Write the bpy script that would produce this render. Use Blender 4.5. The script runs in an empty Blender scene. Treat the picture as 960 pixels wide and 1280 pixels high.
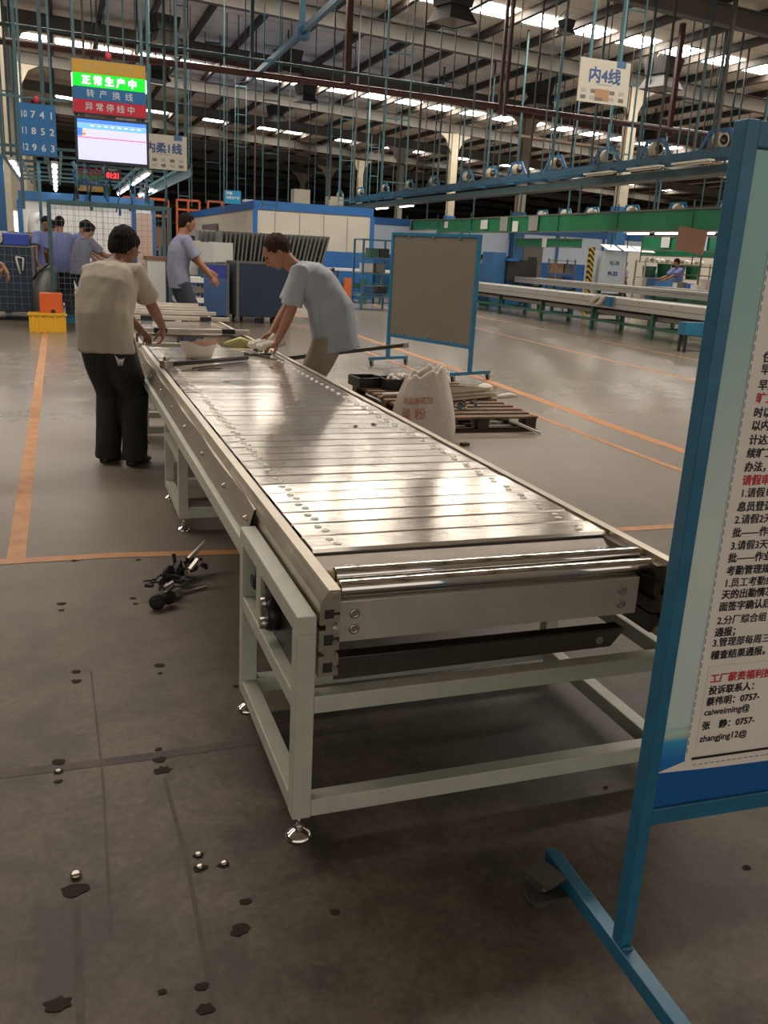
import bpy, bmesh, math, random
from mathutils import Vector, Matrix, noise
PI = math.pi
R = random.Random(7)
S = bpy.context.scene
COL = S.collection

# ------------------------------------------------------------------ camera, light, exposure
cam_d = bpy.data.cameras.new('camera')
cam = bpy.data.objects.new('camera', cam_d)
COL.objects.link(cam)
S.camera = cam
cam_d.sensor_fit = 'VERTICAL'
cam_d.sensor_height = 36.0
cam_d.lens = 1107.0 / 1280.0 * 36.0
cam_d.clip_start = 0.05
cam_d.clip_end = 400
PIT, ROL, YAW = 0.282991275, 0.0536030032, 0.353487267
fw = Vector((math.sin(YAW), math.cos(YAW), 0)); rt = Vector((math.cos(YAW), -math.sin(YAW), 0)); up = Vector((0, 0, 1))
fw2 = fw * math.cos(PIT) - up * math.sin(PIT); up2 = up * math.cos(PIT) + fw * math.sin(PIT)
r3 = rt * math.cos(ROL) + up2 * math.sin(ROL); u3 = up2 * math.cos(ROL) - rt * math.sin(ROL)
cam.matrix_world = Matrix(((r3.x, u3.x, -fw2.x, 0), (r3.y, u3.y, -fw2.y, 0), (r3.z, u3.z, -fw2.z, 1.5), (0, 0, 0, 1)))

S.view_settings.view_transform = 'Standard'
S.view_settings.look = 'None'
S.view_settings.gamma = 1.0
S.view_settings.exposure = 0.2
S.view_settings.use_curve_mapping = False
S.cycles.max_bounces = 6
S.cycles.diffuse_bounces = 3
S.cycles.glossy_bounces = 3
S.cycles.sample_clamp_indirect = 4.0
S.cycles.use_denoising = True

W = bpy.data.worlds.new('world')
S.world = W
W.use_nodes = True
W.node_tree.nodes['Background'].inputs[0].default_value = (1.0, 0.90, 0.80, 1)
W.node_tree.nodes['Background'].inputs[1].default_value = 0.78
SKY_STRENGTH = 25.0        # daylight through the roof panels
TUBE = 9.0                # fluorescent tubes

# ------------------------------------------------------------------ materials
def lin(h):
    h = h.lstrip('#')
    o = []
    for i in (0, 2, 4):
        c = int(h[i:i + 2], 16) / 255
        o.append(c / 12.92 if c < .04045 else ((c + .055) / 1.055) ** 2.4)
    return (o[0], o[1], o[2], 1)

MATS = {}
def mat(name, col, rough=.5, metal=0.0, var=.0, scale=8.0, bump=0.0, bscale=60.0, emit=0.0, spec=.5, trans=0.0, alpha=1.0, coat=0.0):
    if name in MATS: return MATS[name]
    m = bpy.data.materials.new(name); m.use_nodes = True
    nt = m.node_tree; b = nt.nodes['Principled BSDF']
    c = lin(col) if isinstance(col, str) else tuple(col) + (1,)
    b.inputs['Base Color'].default_value = c
    b.inputs['Roughness'].default_value = rough
    b.inputs['Metallic'].default_value = metal
    b.inputs['Specular IOR Level'].default_value = spec
    if trans: b.inputs['Transmission Weight'].default_value = trans
    if alpha < 1: b.inputs['Alpha'].default_value = alpha
    if coat: b.inputs['Coat Weight'].default_value = coat
    if emit:
        b.inputs['Emission Color'].default_value = c
        b.inputs['Emission Strength'].default_value = emit
    if var or bump:
        tc = nt.nodes.new('ShaderNodeTexCoord')
    if var:
        n = nt.nodes.new('ShaderNodeTexNoise'); n.inputs['Scale'].default_value = scale; n.inputs['Detail'].default_value = 5
        nt.links.new(tc.outputs['Object'], n.inputs['Vector'])
        mr = nt.nodes.new('ShaderNodeMapRange'); mr.inputs['From Min'].default_value = .3; mr.inputs['From Max'].default_value = .7
        mr.inputs['To Min'].default_value = 1 - var; mr.inputs['To Max'].default_value = 1 + var
        nt.links.new(n.outputs['Fac'], mr.inputs['Value'])
        mx = nt.nodes.new('ShaderNodeVectorMath'); mx.operation = 'SCALE'; mx.inputs[0].default_value = c[:3]
        nt.links.new(mr.outputs[0], mx.inputs['Scale'])
        nt.links.new(mx.outputs[0], b.inputs['Base Color'])
    if bump:
        n2 = nt.nodes.new('ShaderNodeTexNoise'); n2.inputs['Scale'].default_value = bscale; n2.inputs['Detail'].default_value = 4
        nt.links.new(tc.outputs['Object'], n2.inputs['Vector'])
        bp = nt.nodes.new('ShaderNodeBump'); bp.inputs['Strength'].default_value = bump; bp.inputs['Distance'].default_value = .01
        nt.links.new(n2.outputs['Fac'], bp.inputs['Height']); nt.links.new(bp.outputs[0], b.inputs['Normal'])
    MATS[name] = m
    return m

def floor_material():
    m = bpy.data.materials.new('floor_concrete'); m.use_nodes = True
    nt = m.node_tree; L = nt.links; b = nt.nodes['Principled BSDF']; b.inputs['Specular IOR Level'].default_value = .32
    tc = nt.nodes.new('ShaderNodeTexCoord')
    def noise_(sc, det=6, dist=0.0, rough=.6):
        n = nt.nodes.new('ShaderNodeTexNoise'); n.inputs['Scale'].default_value = sc; n.inputs['Detail'].default_value = det
        n.inputs['Distortion'].default_value = dist; n.inputs['Roughness'].default_value = rough
        L.new(tc.outputs['Object'], n.inputs['Vector']); return n
    def ramp(src, a, ca, c_, cb):
        r = nt.nodes.new('ShaderNodeValToRGB'); r.color_ramp.elements[0].position = a; r.color_ramp.elements[0].color = ca
        r.color_ramp.elements[1].position = c_; r.color_ramp.elements[1].color = cb
        L.new(src, r.inputs[0]); return r
    big = noise_(.55, 5, .3); mid = noise_(3.2, 9, .4, .7); fine = noise_(45, 4)
    base = ramp(big.outputs['Fac'], .3, (.072, .058, .043, 1), .72, (.155, .125, .094, 1))
    r2 = ramp(mid.outputs['Fac'], .38, (.52, .51, .50, 1), .60, (1.18, 1.17, 1.15, 1))
    r3_ = ramp(fine.outputs['Fac'], .3, (.76, .76, .76, 1), .7, (1.18, 1.18, 1.18, 1))
    m1 = nt.nodes.new('ShaderNodeVectorMath'); m1.operation = 'MULTIPLY'
    m2 = nt.nodes.new('ShaderNodeVectorMath'); m2.operation = 'MULTIPLY'
    L.new(base.outputs[0], m1.inputs[0]); L.new(r2.outputs[0], m1.inputs[1])
    L.new(m1.outputs[0], m2.inputs[0]); L.new(r3_.outputs[0], m2.inputs[1])
    # worn bare concrete near the work bench, smooth painted floor beyond
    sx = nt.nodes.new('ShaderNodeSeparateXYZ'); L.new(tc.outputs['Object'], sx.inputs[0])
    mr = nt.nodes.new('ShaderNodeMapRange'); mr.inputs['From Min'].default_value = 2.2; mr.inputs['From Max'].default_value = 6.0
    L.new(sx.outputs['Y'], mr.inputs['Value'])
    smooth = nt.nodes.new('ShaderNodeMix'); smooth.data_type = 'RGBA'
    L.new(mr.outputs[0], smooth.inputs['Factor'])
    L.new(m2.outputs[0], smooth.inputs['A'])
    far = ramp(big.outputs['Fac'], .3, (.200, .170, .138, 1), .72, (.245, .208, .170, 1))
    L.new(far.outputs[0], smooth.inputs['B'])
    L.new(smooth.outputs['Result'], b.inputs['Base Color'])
    rr = nt.nodes.new('ShaderNodeMapRange'); rr.inputs['From Min'].default_value = 3; rr.inputs['From Max'].default_value = 9
    rr.inputs['To Min'].default_value = .58; rr.inputs['To Max'].default_value = .27
    L.new(sx.outputs['Y'], rr.inputs['Value'])
    rn = nt.nodes.new('ShaderNodeMath'); rn.operation = 'MULTIPLY_ADD'; rn.inputs[1].default_value = .12; 
    L.new(mid.outputs['Fac'], rn.inputs[0]); L.new(rr.outputs[0], rn.inputs[2])
    rs = nt.nodes.new('ShaderNodeMath'); rs.operation = 'SUBTRACT'; rs.inputs[1].default_value = .1
    L.new(rn.outputs[0], rs.inputs[0]); L.new(rs.outputs[0], b.inputs['Roughness'])
    bp = nt.nodes.new('ShaderNodeBump'); bp.inputs['Strength'].default_value = .03; bp.inputs['Distance'].default_value = .01
    L.new(mid.outputs['Fac'], bp.inputs['Height']); L.new(bp.outputs[0], b.inputs['Normal'])
    return m

def brushed(name, col, rough=.28, streak=.10, aniso_axis='X', wave=.04, metal=1.0, aniso=0.0):
    """rolled metal: fine streaks along one axis and a slight waviness"""
    m = bpy.data.materials.new(name); m.use_nodes = True
    nt = m.node_tree; L = nt.links; b = nt.nodes['Principled BSDF']
    b.inputs['Metallic'].default_value = metal
    if aniso:
        b.inputs['Anisotropic'].default_value = aniso
        tg = nt.nodes.new('ShaderNodeTangent'); tg.direction_type = 'UV_MAP'; tg.uv_map = 'UVMap'; nt.links.new(tg.outputs[0], b.inputs['Tangent'])
    tc = nt.nodes.new('ShaderNodeTexCoord'); mp = nt.nodes.new('ShaderNodeMapping')
    mp.inputs['Scale'].default_value = (1.5, 260, 60) if aniso_axis == 'X' else (260, 1.5, 60)
    L.new(tc.outputs['Object'], mp.inputs[0])
    n = nt.nodes.new('ShaderNodeTexNoise'); n.inputs['Scale'].default_value = 1; n.inputs['Detail'].default_value = 3
    L.new(mp.outputs[0], n.inputs['Vector'])
    n2 = nt.nodes.new('ShaderNodeTexNoise'); n2.inputs['Scale'].default_value = 5; n2.inputs['Detail'].default_value = 4
    L.new(tc.outputs['Object'], n2.inputs['Vector'])
    ad = nt.nodes.new('ShaderNodeMath'); ad.operation = 'ADD'
    L.new(n.outputs['Fac'], ad.inputs[0]); L.new(n2.outputs['Fac'], ad.inputs[1])
    mr = nt.nodes.new('ShaderNodeMapRange'); mr.inputs['From Min'].default_value = .6; mr.inputs['From Max'].default_value = 1.4
    mr.inputs['To Min'].default_value = rough - streak; mr.inputs['To Max'].default_value = rough + streak
    L.new(ad.outputs[0], mr.inputs['Value']); L.new(mr.outputs[0], b.inputs['Roughness'])
    cr = nt.nodes.new('ShaderNodeMapRange'); cr.inputs['From Min'].default_value = .3; cr.inputs['From Max'].default_value = .7
    cr.inputs['To Min'].default_value = .88; cr.inputs['To Max'].default_value = 1.08
    L.new(n2.outputs['Fac'], cr.inputs['Value'])
    mx = nt.nodes.new('ShaderNodeVectorMath'); mx.operation = 'SCALE'; mx.inputs[0].default_value = lin(col)[:3]
    L.new(cr.outputs[0], mx.inputs['Scale']); L.new(mx.outputs[0], b.inputs['Base Color'])
    bp = nt.nodes.new('ShaderNodeBump'); bp.inputs['Strength'].default_value = wave; bp.inputs['Distance'].default_value = .02
    L.new(n.outputs['Fac'], bp.inputs['Height']); L.new(bp.outputs[0], b.inputs['Normal'])
    MATS[name] = m
    return m

def sheet_material():
    """white insulated roof lining with thin seams every metre and soft stains"""
    m = bpy.data.materials.new('roof_lining'); m.use_nodes = True
    nt = m.node_tree; L = nt.links; b = nt.nodes['Principled BSDF']; b.inputs['Roughness'].default_value = .55
    tc = nt.nodes.new('ShaderNodeTexCoord'); sx = nt.nodes.new('ShaderNodeSeparateXYZ'); L.new(tc.outputs['Object'], sx.inputs[0])
    f = nt.nodes.new('ShaderNodeMath'); f.operation = 'MULTIPLY'; f.inputs[1].default_value = 1 / 1.2
    L.new(sx.outputs['Y'], f.inputs[0])
    fr = nt.nodes.new('ShaderNodeMath'); fr.operation = 'FRACT'; L.new(f.outputs[0], fr.inputs[0])
    g = nt.nodes.new('ShaderNodeMath'); g.operation = 'GREATER_THAN'; g.inputs[1].default_value = .03; L.new(fr.outputs[0], g.inputs[0])
    n = nt.nodes.new('ShaderNodeTexNoise'); n.inputs['Scale'].default_value = .8; n.inputs['Detail'].default_value = 6
    L.new(tc.outputs['Object'], n.inputs['Vector'])
    mr = nt.nodes.new('ShaderNodeMapRange'); mr.inputs['From Min'].default_value = .3; mr.inputs['From Max'].default_value = .7
    mr.inputs['To Min'].default_value = .8; mr.inputs['To Max'].default_value = 1.12; L.new(n.outputs['Fac'], mr.inputs['Value'])
    m2 = nt.nodes.new('ShaderNodeMapRange'); m2.inputs['To Min'].default_value = .45; m2.inputs['To Max'].default_value = 1; L.new(g.outputs[0], m2.inputs['Value'])
    mu = nt.nodes.new('ShaderNodeMath'); mu.operation = 'MULTIPLY'; L.new(mr.outputs[0], mu.inputs[0]); L.new(m2.outputs[0], mu.inputs[1])
    mx = nt.nodes.new('ShaderNodeVectorMath'); mx.operation = 'SCALE'; mx.inputs[0].default_value = (.84, .75, .64)
    L.new(mu.outputs[0], mx.inputs['Scale']); L.new(mx.outputs[0], b.inputs['Base Color'])
    return m

def stripe_material():
    m = bpy.data.materials.new('hazard_stripes'); m.use_nodes = True
    nt = m.node_tree; L = nt.links; b = nt.nodes['Principled BSDF']; b.inputs['Roughness'].default_value = .5
    tc = nt.nodes.new('ShaderNodeTexCoord'); sx = nt.nodes.new('ShaderNodeSeparateXYZ'); L.new(tc.outputs['Object'], sx.inputs[0])
    ad = nt.nodes.new('ShaderNodeMath'); ad.operation = 'ADD'; L.new(sx.outputs['Z'], ad.inputs[0]); L.new(sx.outputs['X'], ad.inputs[1])
    mu = nt.nodes.new('ShaderNodeMath'); mu.operation = 'MULTIPLY'; mu.inputs[1].default_value = 6; L.new(ad.outputs[0], mu.inputs[0])
    fr = nt.nodes.new('ShaderNodeMath'); fr.operation = 'FRACT'; L.new(mu.outputs[0], fr.inputs[0])
    g = nt.nodes.new('ShaderNodeMath'); g.operation = 'GREATER_THAN'; g.inputs[1].default_value = .5; L.new(fr.outputs[0], g.inputs[0])
    mx = nt.nodes.new('ShaderNodeMix'); mx.data_type = 'RGBA'; mx.inputs['A'].default_value = (.02, .02, .02, 1); mx.inputs['B'].default_value = (.6, .42, .03, 1)
    L.new(g.outputs[0], mx.inputs['Factor']); L.new(mx.outputs['Result'], b.inputs['Base Color'])
    return m

M_FLOOR = floor_material()
M_SHEET = sheet_material()
M_HAZ = stripe_material()
M_PURLIN = mat('purlin_brown', (.045, .036, .030), .6)
M_RAFTER = mat('rafter_grey', (.13, .118, .098), .5, var=.12, scale=1.5)
M_CREAM = mat('cream_paint', (.40, .355, .27), .5, var=.08, scale=3)
M_SKY = mat('daylight_panel', (1, .91, .80), .5, emit=SKY_STRENGTH)
M_TUBE = mat('lit_tube', (.95, .94, 1.0), .5, emit=TUBE)
M_TUBEOFF = mat('unlit_tube', '#e6e0d0', .35)
M_DARKWALL = mat('dark_cladding', (.075, .066, .057), .7, var=.3, scale=1.2)
M_GIRT = mat('girt_beige', (.26, .23, .19), .6)
M_STEELPAINT = mat('grey_green_paint', (.49, .50, .42), .38, var=.07, scale=14, bump=.05, bscale=90)
M_ALU = brushed('anodised_aluminium', '#cdc4b4', .36, .06, 'Y', .02)
M_SLAT = brushed('rolled_steel_slat', '#f4ece0', .11, .035, 'X', .03, .86, .6)
M_PLATE = brushed('mill_finish_plate', '#d2c9bd', .36, .10, 'X', .03, .45)
M_DARKPL = brushed('dull_steel_plate', '#665e57', .34, .08, 'X', .04, .85)
M_CHROME = mat('chrome', (.78, .76, .72), .10, 1.0)
M_BOLT = mat('zinc_bolt', (.50, .47, .42), .32, 1.0)
M_BLACK = mat('black_rubber', (.018, .017, .016), .55)
M_BLKMET = mat('black_steel', (.035, .033, .031), .35, .6)
M_YELCAP = mat('yellow_bearing_cap', (.42, .36, .14), .45)
M_TEALP = mat('teal_blue_paint', (.020, .145, .255), .38, var=.15, scale=18, bump=.05, bscale=80)
M_TEAL = mat('teal_steel', (.06, .18, .21), .45, var=.15, scale=5)
M_TEALD = mat('dark_teal_steel', (.04, .095, .11), .5, var=.15, scale=5)
M_BLUE = mat('blue_paint', (.025, .115, .27), .45, var=.1, scale=4)
M_BLUEBAND = mat('bright_blue_panel', (.015, .105, .32), .45)
M_GREEN = mat('green_board', (.008, .17, .065), .4, var=.12, scale=2.5)
M_GREENP = mat('dark_green_paint', (.025, .10, .06), .5, var=.2, scale=6)
M_WHITE = mat('white_panel', (.62, .62, .60), .5, var=.04, scale=1)
M_BLUEWHITE = mat('bluish_white_panel', (.48, .56, .68), .5)
M_BEIGEP = mat('beige_panel', (.46, .43, .37), .5, var=.05, scale=1)
M_PAPER = mat('paper', (.66, .66, .62), .7)
M_ORANGE = mat('orange_floor_tape', (.44, .20, .075), .55, var=.22, scale=9)
M_ORANGEP = mat('orange_steel', (.62, .13, .03), .5)
M_ORBOX = mat('orange_plastic', (.75, .13, .025), .4)
M_YEL = mat('yellow_plastic', (.75, .42, .02), .4)
M_NAVY = mat('navy_board', (.010, .024, .055), .5, var=.15, scale=4)
M_BLUETUB = mat('blue_plastic_tub', (.03, .07, .42), .4)
M_WIRE = mat('grey_wire', (.14, .17, .20), .5, .3)
M_WOOD = mat('old_pallet_wood', (.145, .088, .052), .75, var=.35, scale=12, bump=.3, bscale=40)
M_WOODD = mat('dark_pallet_wood', (.055, .032, .022), .8, var=.3, scale=12)
M_SACK = mat('woven_sack', (.62, .56, .49), .7, var=.06, scale=25, bump=.25, bscale=220)
M_RED = mat('sack_red_print', (.50, .22, .16), .7)
M_SKIN = mat('skin_tan', (.30, .135, .075), .5, var=.08, scale=20, bump=.04, bscale=200)
M_SKIN2 = mat('skin_dark_tan', (.20, .085, .048), .5, var=.08, scale=20)
M_HAIR = mat('black_hair', (.012, .009, .008), .8, spec=.15, bump=.6, bscale=260)
M_HAIR2 = mat('thin_brown_hair', (.040, .022, .014), .8, spec=.15, bump=.6, bscale=260)
M_TEE = mat('taupe_shirt', (.36, .315, .25), .85, var=.05, scale=9, bump=.22, bscale=18)
M_SHIRTB = mat('pale_blue_shirt', (.31, .335, .375), .85, var=.05, scale=9, bump=.22, bscale=16)
M_SHIRTV = mat('violet_blue_shirt', (.17, .20, .42), .85, var=.08, scale=9, bump=.2, bscale=16)
M_SHIRTG = mat('grey_blue_shirt', (.20, .21, .30), .85, var=.08, scale=9, bump=.2, bscale=16)
M_PANTB = mat('black_trousers', (.012, .011, .012), .8, bump=.2, bscale=14)
M_PANTK = mat('khaki_trousers', (.26, .215, .165), .85, bump=.2, bscale=14)
M_PANTD = mat('dark_blue_trousers', (.03, .035, .055), .85, bump=.2, bscale=14)
M_SHOE = mat('black_shoe', (.014, .013, .013), .45)
M_GLOVE = mat('white_glove', (.58, .53, .46), .85, bump=.4, bscale=80)
M_LAMPBODY = mat('dark_lamp_housing', (.045, .042, .040), .6)
M_REFL = mat('lamp_reflector', (.40, .37, .32), .35, .4)
M_BOARDG = mat('grey_hardboard', (.155, .138, .108), .6, var=.05, scale=2)
M_STAIN = mat('oil_stain', (.042, .034, .028), .85, spec=.1)
M_JOINT = mat('floor_joint_dirt', (.075, .058, .046), .7, var=.3, scale=10)
M_REDPIPE = mat('dark_red_pipe', (.10, .035, .028), .5)
M_BROWNPIPE = mat('brown_pipe', (.14, .095, .065), .5)
M_SHEETGREY = mat('grey_sheet_metal', (.15, .15, .135), .45, .3, var=.1, scale=3)
M_FOAM = mat('white_foam', (.60, .58, .52), .7)
M_CARD = mat('cardboard', (.24, .13, .075), .8)

# ------------------------------------------------------------------ mesh builder
WL = {}          # world location of parents built in world coordinates
class MB:
    def __init__(self): self.v = []; self.f = []; self.s = []
    def add(self, vs, fs, smooth=False):
        k = len(self.v); self.v += [tuple(p) for p in vs]
        self.f += [tuple(i + k for i in f) for f in fs]; self.s += [smooth] * len(fs)
        return self
    def box(self, x0, x1, y0, y1, z0, z1):
        vs = [(x, y, z) for z in (z0, z1) for y in (y0, y1) for x in (x0, x1)]
        return self.add(vs, [(0, 2, 3, 1), (4, 5, 7, 6), (0, 1, 5, 4), (2, 6, 7, 3), (0, 4, 6, 2), (1, 3, 7, 5)])
    def cbox(self, c, s, m=None):
        hx, hy, hz = s[0] / 2, s[1] / 2, s[2] / 2
        vs = [Vector((x * hx, y * hy, z * hz)) for z in (-1, 1) for y in (-1, 1) for x in (-1, 1)]
        if m is not None: vs = [m @ v for v in vs]
        vs = [v + Vector(c) for v in vs]
        return self.add(vs, [(0, 2, 3, 1), (4, 5, 7, 6), (0, 1, 5, 4), (2, 6, 7, 3), (0, 4, 6, 2), (1, 3, 7, 5)])
    def bar(self, a, b, w, h, upv=(0, 0, 1)):
        a, b = Vector(a), Vector(b); d = (b - a); d.normalize(); u = Vector(upv)
        if abs(d.dot(u)) > .98: u = Vector((0, 1, 0))
        s = d.cross(u).normalized(); u = s.cross(d)
        vs = [p + s * (i * w / 2) + u * (j * h / 2) for p in (a, b) for (i, j) in ((-1, -1), (1, -1), (1, 1), (-1, 1))]
        return self.add(vs, [(0, 1, 2, 3), (7, 6, 5, 4), (0, 4, 5, 1), (1, 5, 6, 2), (2, 6, 7, 3), (3, 7, 4, 0)])
    def tube(self, pts, r, n=10, cap=True, squash=1.0):
        pts = [Vector(p) for p in pts]; rs = r if isinstance(r, (list, tuple)) else [r] * len(pts)
        k = len(self.v); prev = None; rings = []
        for i, p in enumerate(pts):
            t = (pts[min(i + 1, len(pts) - 1)] - pts[max(i - 1, 0)]).normalized()
            ref = prev if prev is not None else (Vector((0, 0, 1)) if abs(t.z) < .9 else Vector((1, 0, 0)))
            s = (ref - t * ref.dot(t))
            if s.length < 1e-4: s = t.orthogonal()
            s.normalize(); q = t.cross(s); prev = s
            rings.append([p + (s * math.cos(2 * PI * j / n) + q * math.sin(2 * PI * j / n) * squash) * rs[i] for j in range(n)])
        vs = [v for rg in rings for v in rg]; fs = []
        for i in range(len(pts) - 1):
            for j in range(n):
                a = i * n + j; b = i * n + (j + 1) % n
                fs.append((a, b, b + n, a + n))
        self.add(vs, fs, True)
        if cap:
            self.f.append(tuple(k + j for j in range(n))[::-1]); self.s.append(False)
            self.f.append(tuple(k + (len(pts) - 1) * n + j for j in range(n))); self.s.append(False)
        return self
    def lathe(self, prof, c=(0, 0, 0), axis='Z', n=16):
        vs = []; 
        for r, z in prof:
            for j in range(n):
                a = 2 * PI * j / n; p = (r * math.cos(a), r * math.sin(a), z)
                if axis == 'X': p = (p[2], p[0], p[1])
                if axis == 'Y': p = (p[0], p[2], p[1])
                vs.append((p[0] + c[0], p[1] + c[1], p[2] + c[2]))
        fs = []
        for i in range(len(prof) - 1):
            for j in range(n):
                a = i * n + j; b = i * n + (j + 1) % n; fs.append((a, b, b + n, a + n))
        k = len(self.v); self.add(vs, fs, True)
        self.f.append(tuple(k + j for j in range(n))[::-1]); self.s.append(False)
        self.f.append(tuple(k + (len(prof) - 1) * n + j for j in range(n))); self.s.append(False)
        return self
    def prism(self, poly, z0, z1, axis='Z'):
        n = len(poly)
        def P(a, b, c):
            return {'Z': (a, b, c), 'Y': (a, c, b), 'X': (c, a, b)}[axis]
        vs = [P(a, b, z0) for a, b in poly] + [P(a, b, z1) for a, b in poly]
        fs = [tuple(range(n))[::-1], tuple(range(n, 2 * n))] + [(i, (i + 1) % n, n + (i + 1) % n, n + i) for i in range(n)]
        return self.add(vs, fs)
    def ellip(self, c, r, m=None, nu=16, nv=12):
        vs = []; fs = []
        for i in range(1, nv):
            t = PI * i / nv
            for j in range(nu):
                a = 2 * PI * j / nu
                p = Vector((r[0] * math.sin(t) * math.cos(a), r[1] * math.sin(t) * math.sin(a), r[2] * math.cos(t)))
                if m is not None: p = m @ p
                vs.append(p + Vector(c))
        top = Vector((0, 0, r[2])); bot = Vector((0, 0, -r[2]))
        if m is not None: top = m @ top; bot = m @ bot
        vs += [top + Vector(c), bot + Vector(c)]; T = len(vs) - 2
        for i in range(nv - 2):
            for j in range(nu):
                a = i * nu + j; b = i * nu + (j + 1) % nu; fs.append((a, a + nu, b + nu, b))
        for j in range(nu):
            fs.append((T, j, (j + 1) % nu)); q = (nv - 2) * nu; fs.append((T + 1, q + (j + 1) % nu, q + j))
        return self.add(vs, fs, True)
    def mesh(self, name, off=(0, 0, 0)):
        me = bpy.data.meshes.new(name)
        me.from_pydata([(x - off[0], y - off[1], z - off[2]) for x, y, z in self.v], [], self.f)
        me.update()
        if any(self.s):
            me.polygons.foreach_set('use_smooth', self.s)
        bm = bmesh.new(); bm.from_mesh(me); bmesh.ops.recalc_face_normals(bm, faces=bm.faces)
        if name in ('slat', 'belt_slat'):
            uv = bm.loops.layers.uv.new('UVMap')
            for f in bm.faces:
                for l in f.loops: l[uv].uv = (l.vert.co.x, l.vert.co.y + l.vert.co.z)
        bm.to_mesh(me); bm.free()
        return me
    def build(self, name, m, parent=None, bev=0.0, label=None, origin=None):
        off = Vector((0, 0, 0))
        if parent is not None: off = WL.get(parent.name, off)
        elif origin is not None: off = Vector(origin)
        me = self.mesh(name, off)
        if m is not None: me.materials.append(m)
        o = bpy.data.objects.new(name, me); COL.objects.link(o)
        if parent is not None:
            o.parent = parent
            if parent.name in WL: WL[o.name] = off
        elif origin is not None:
            o.location = off; WL[o.name] = off
        if bev:
            b = o.modifiers.new('bevel', 'BEVEL'); b.width = bev; b.segments = 2; b.limit_method = 'ANGLE'; b.angle_limit = .6
        if label: o['label'] = label
        return o

def thing(name, label, cat, loc=(0, 0, 0), group=None, world=True, kind=None):
    o = bpy.data.objects.new(name, None); COL.objects.link(o); o.location = loc; o.empty_display_size = .1
    o['label'] = label; o['category'] = cat
    if group: o['group'] = group
    if kind: o['kind'] = kind
    if world: WL[o.name] = Vector(loc)
    return o
def tag(o, label, cat, group=None, kind=None):
    o['label'] = label; o['category'] = cat
    if group: o['group'] = group
    if kind: o['kind'] = kind
    return o
def struct(o, label=None):
    o['kind'] = 'structure'
    if label: o['label'] = label
    return o
def copy_tree(src, loc, rz=None, label=None, group=None):
    r = src.copy(); COL.objects.link(r); r.location = loc
    if rz is not None: r.rotation_euler = (0, 0, rz)
    if label: r['label'] = label
    if group: r['group'] = group
    def rec(a, b):
        for ch in list(a.children):
            c = ch.copy(); COL.objects.link(c); c.parent = b
            rec(ch, c)
    rec(src, r)
    return r
def part_copy(src, loc, parent=None):
    c = src.copy(); COL.objects.link(c); c.location = loc
    if parent is not None: c.parent = parent
    return c
def text(body, size, m, parent=None, loc=(0, 0, 0), rz=0.0, bold=0.0, align='LEFT', depth=.0008, sx=1.0, name='lettering', shear=0.0):
    c = bpy.data.curves.new(name, 'FONT'); c.body = body; c.size = size; c.extrude = depth; c.align_x = align; c.shear = shear
    c.resolution_u = 2
    tmp = bpy.data.objects.new(name + '_src', c); me = bpy.data.meshes.new_from_object(tmp); bpy.data.objects.remove(tmp); bpy.data.curves.remove(c)
    if bold:                              # heavier strokes: the outline repeated with small shifts
        vs = [v.co.copy() for v in me.vertices]; fs = [tuple(p.vertices) for p in me.polygons]; V = []; F = []
        for q, (dx, dy) in enumerate(((1, 1), (1, -1), (-1, 1), (-1, -1), (0, 0))):
            F += [tuple(i + len(V) for i in f) for f in fs]; V += [(v.x + dx * bold, v.y + dy * bold, v.z + .00005 * q) for v in vs]
        bpy.data.meshes.remove(me); me = bpy.data.meshes.new(name); me.from_pydata(V, [], F)
    me.name = name; me.materials.clear(); me.materials.append(m)
    o = bpy.data.objects.new(name, me); COL.objects.link(o)
    off = WL.get(parent.name, Vector()) if parent is not None else Vector()
    o.location = Vector(loc) - off; o.rotation_euler = (PI / 2, 0, rz); o.scale = (sx, 1, 1)
    if parent is not None: o.parent = parent
    return o
def rotz(a): return Matrix.Rotation(a, 3, 'Z')

RZ = lambda X: 8.55 - .05 * X

# ------------------------------------------------------------------ the hall
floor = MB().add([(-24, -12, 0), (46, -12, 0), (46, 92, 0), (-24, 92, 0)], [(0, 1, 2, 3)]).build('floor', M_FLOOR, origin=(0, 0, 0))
struct(floor, 'worn brownish grey concrete floor')
def line(pts, w, name='floor_line', m=None, lab=None, z=.0015):
    mb = MB(); pts = [Vector((p[0], p[1], 0)) for p in pts]
    L_, R_ = [], []
    for i, p in enumerate(pts):
        t = (pts[min(i + 1, len(pts) - 1)] - pts[max(i - 1, 0)]).normalized(); n = Vector((-t.y, t.x, 0)) * w / 2
        L_.append(p + n); R_.append(p - n)
    for i in range(len(pts) - 1):
        q = [L_[i], L_[i + 1], R_[i + 1], R_[i]]
        mb.add([(a.x, a.y, z) for a in q], [(3, 2, 1, 0)])
    o = mb.build(name, m or M_ORANGE, floor)
    if lab: o['label'] = lab
    return o
line([(-.262, 4.30), (-.265, 15), (-.27, 40)], .085, lab='orange tape line running away on the left')
line([(-3.5, 4.34), (.2, 4.335), (.8, 4.27), (3.4, 4.25), (4.46, 4.24)], .075, z=.002, lab='orange tape line crossing under the conveyor')
line([(4.49, 4.2), (4.50, 8.3), (4.52, 14), (4.54, 40)], .07, lab='thin orange tape line right of the conveyor', z=.002)
line([(4.9, -2), (5.02, 7.3), (5.20, 12), (5.35, 40)], .14, lab='wide orange tape line right of the conveyor', z=.002)
line([(8.25, 2), (8.45, 10.4), (8.78, 18.3), (9.0, 30)], .09, lab='orange tape line along the right hand line')
line([(10.3, 8), (10.5, 14), (10.8, 26)], .05, lab='faint orange tape line close to the right hand line')
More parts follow.
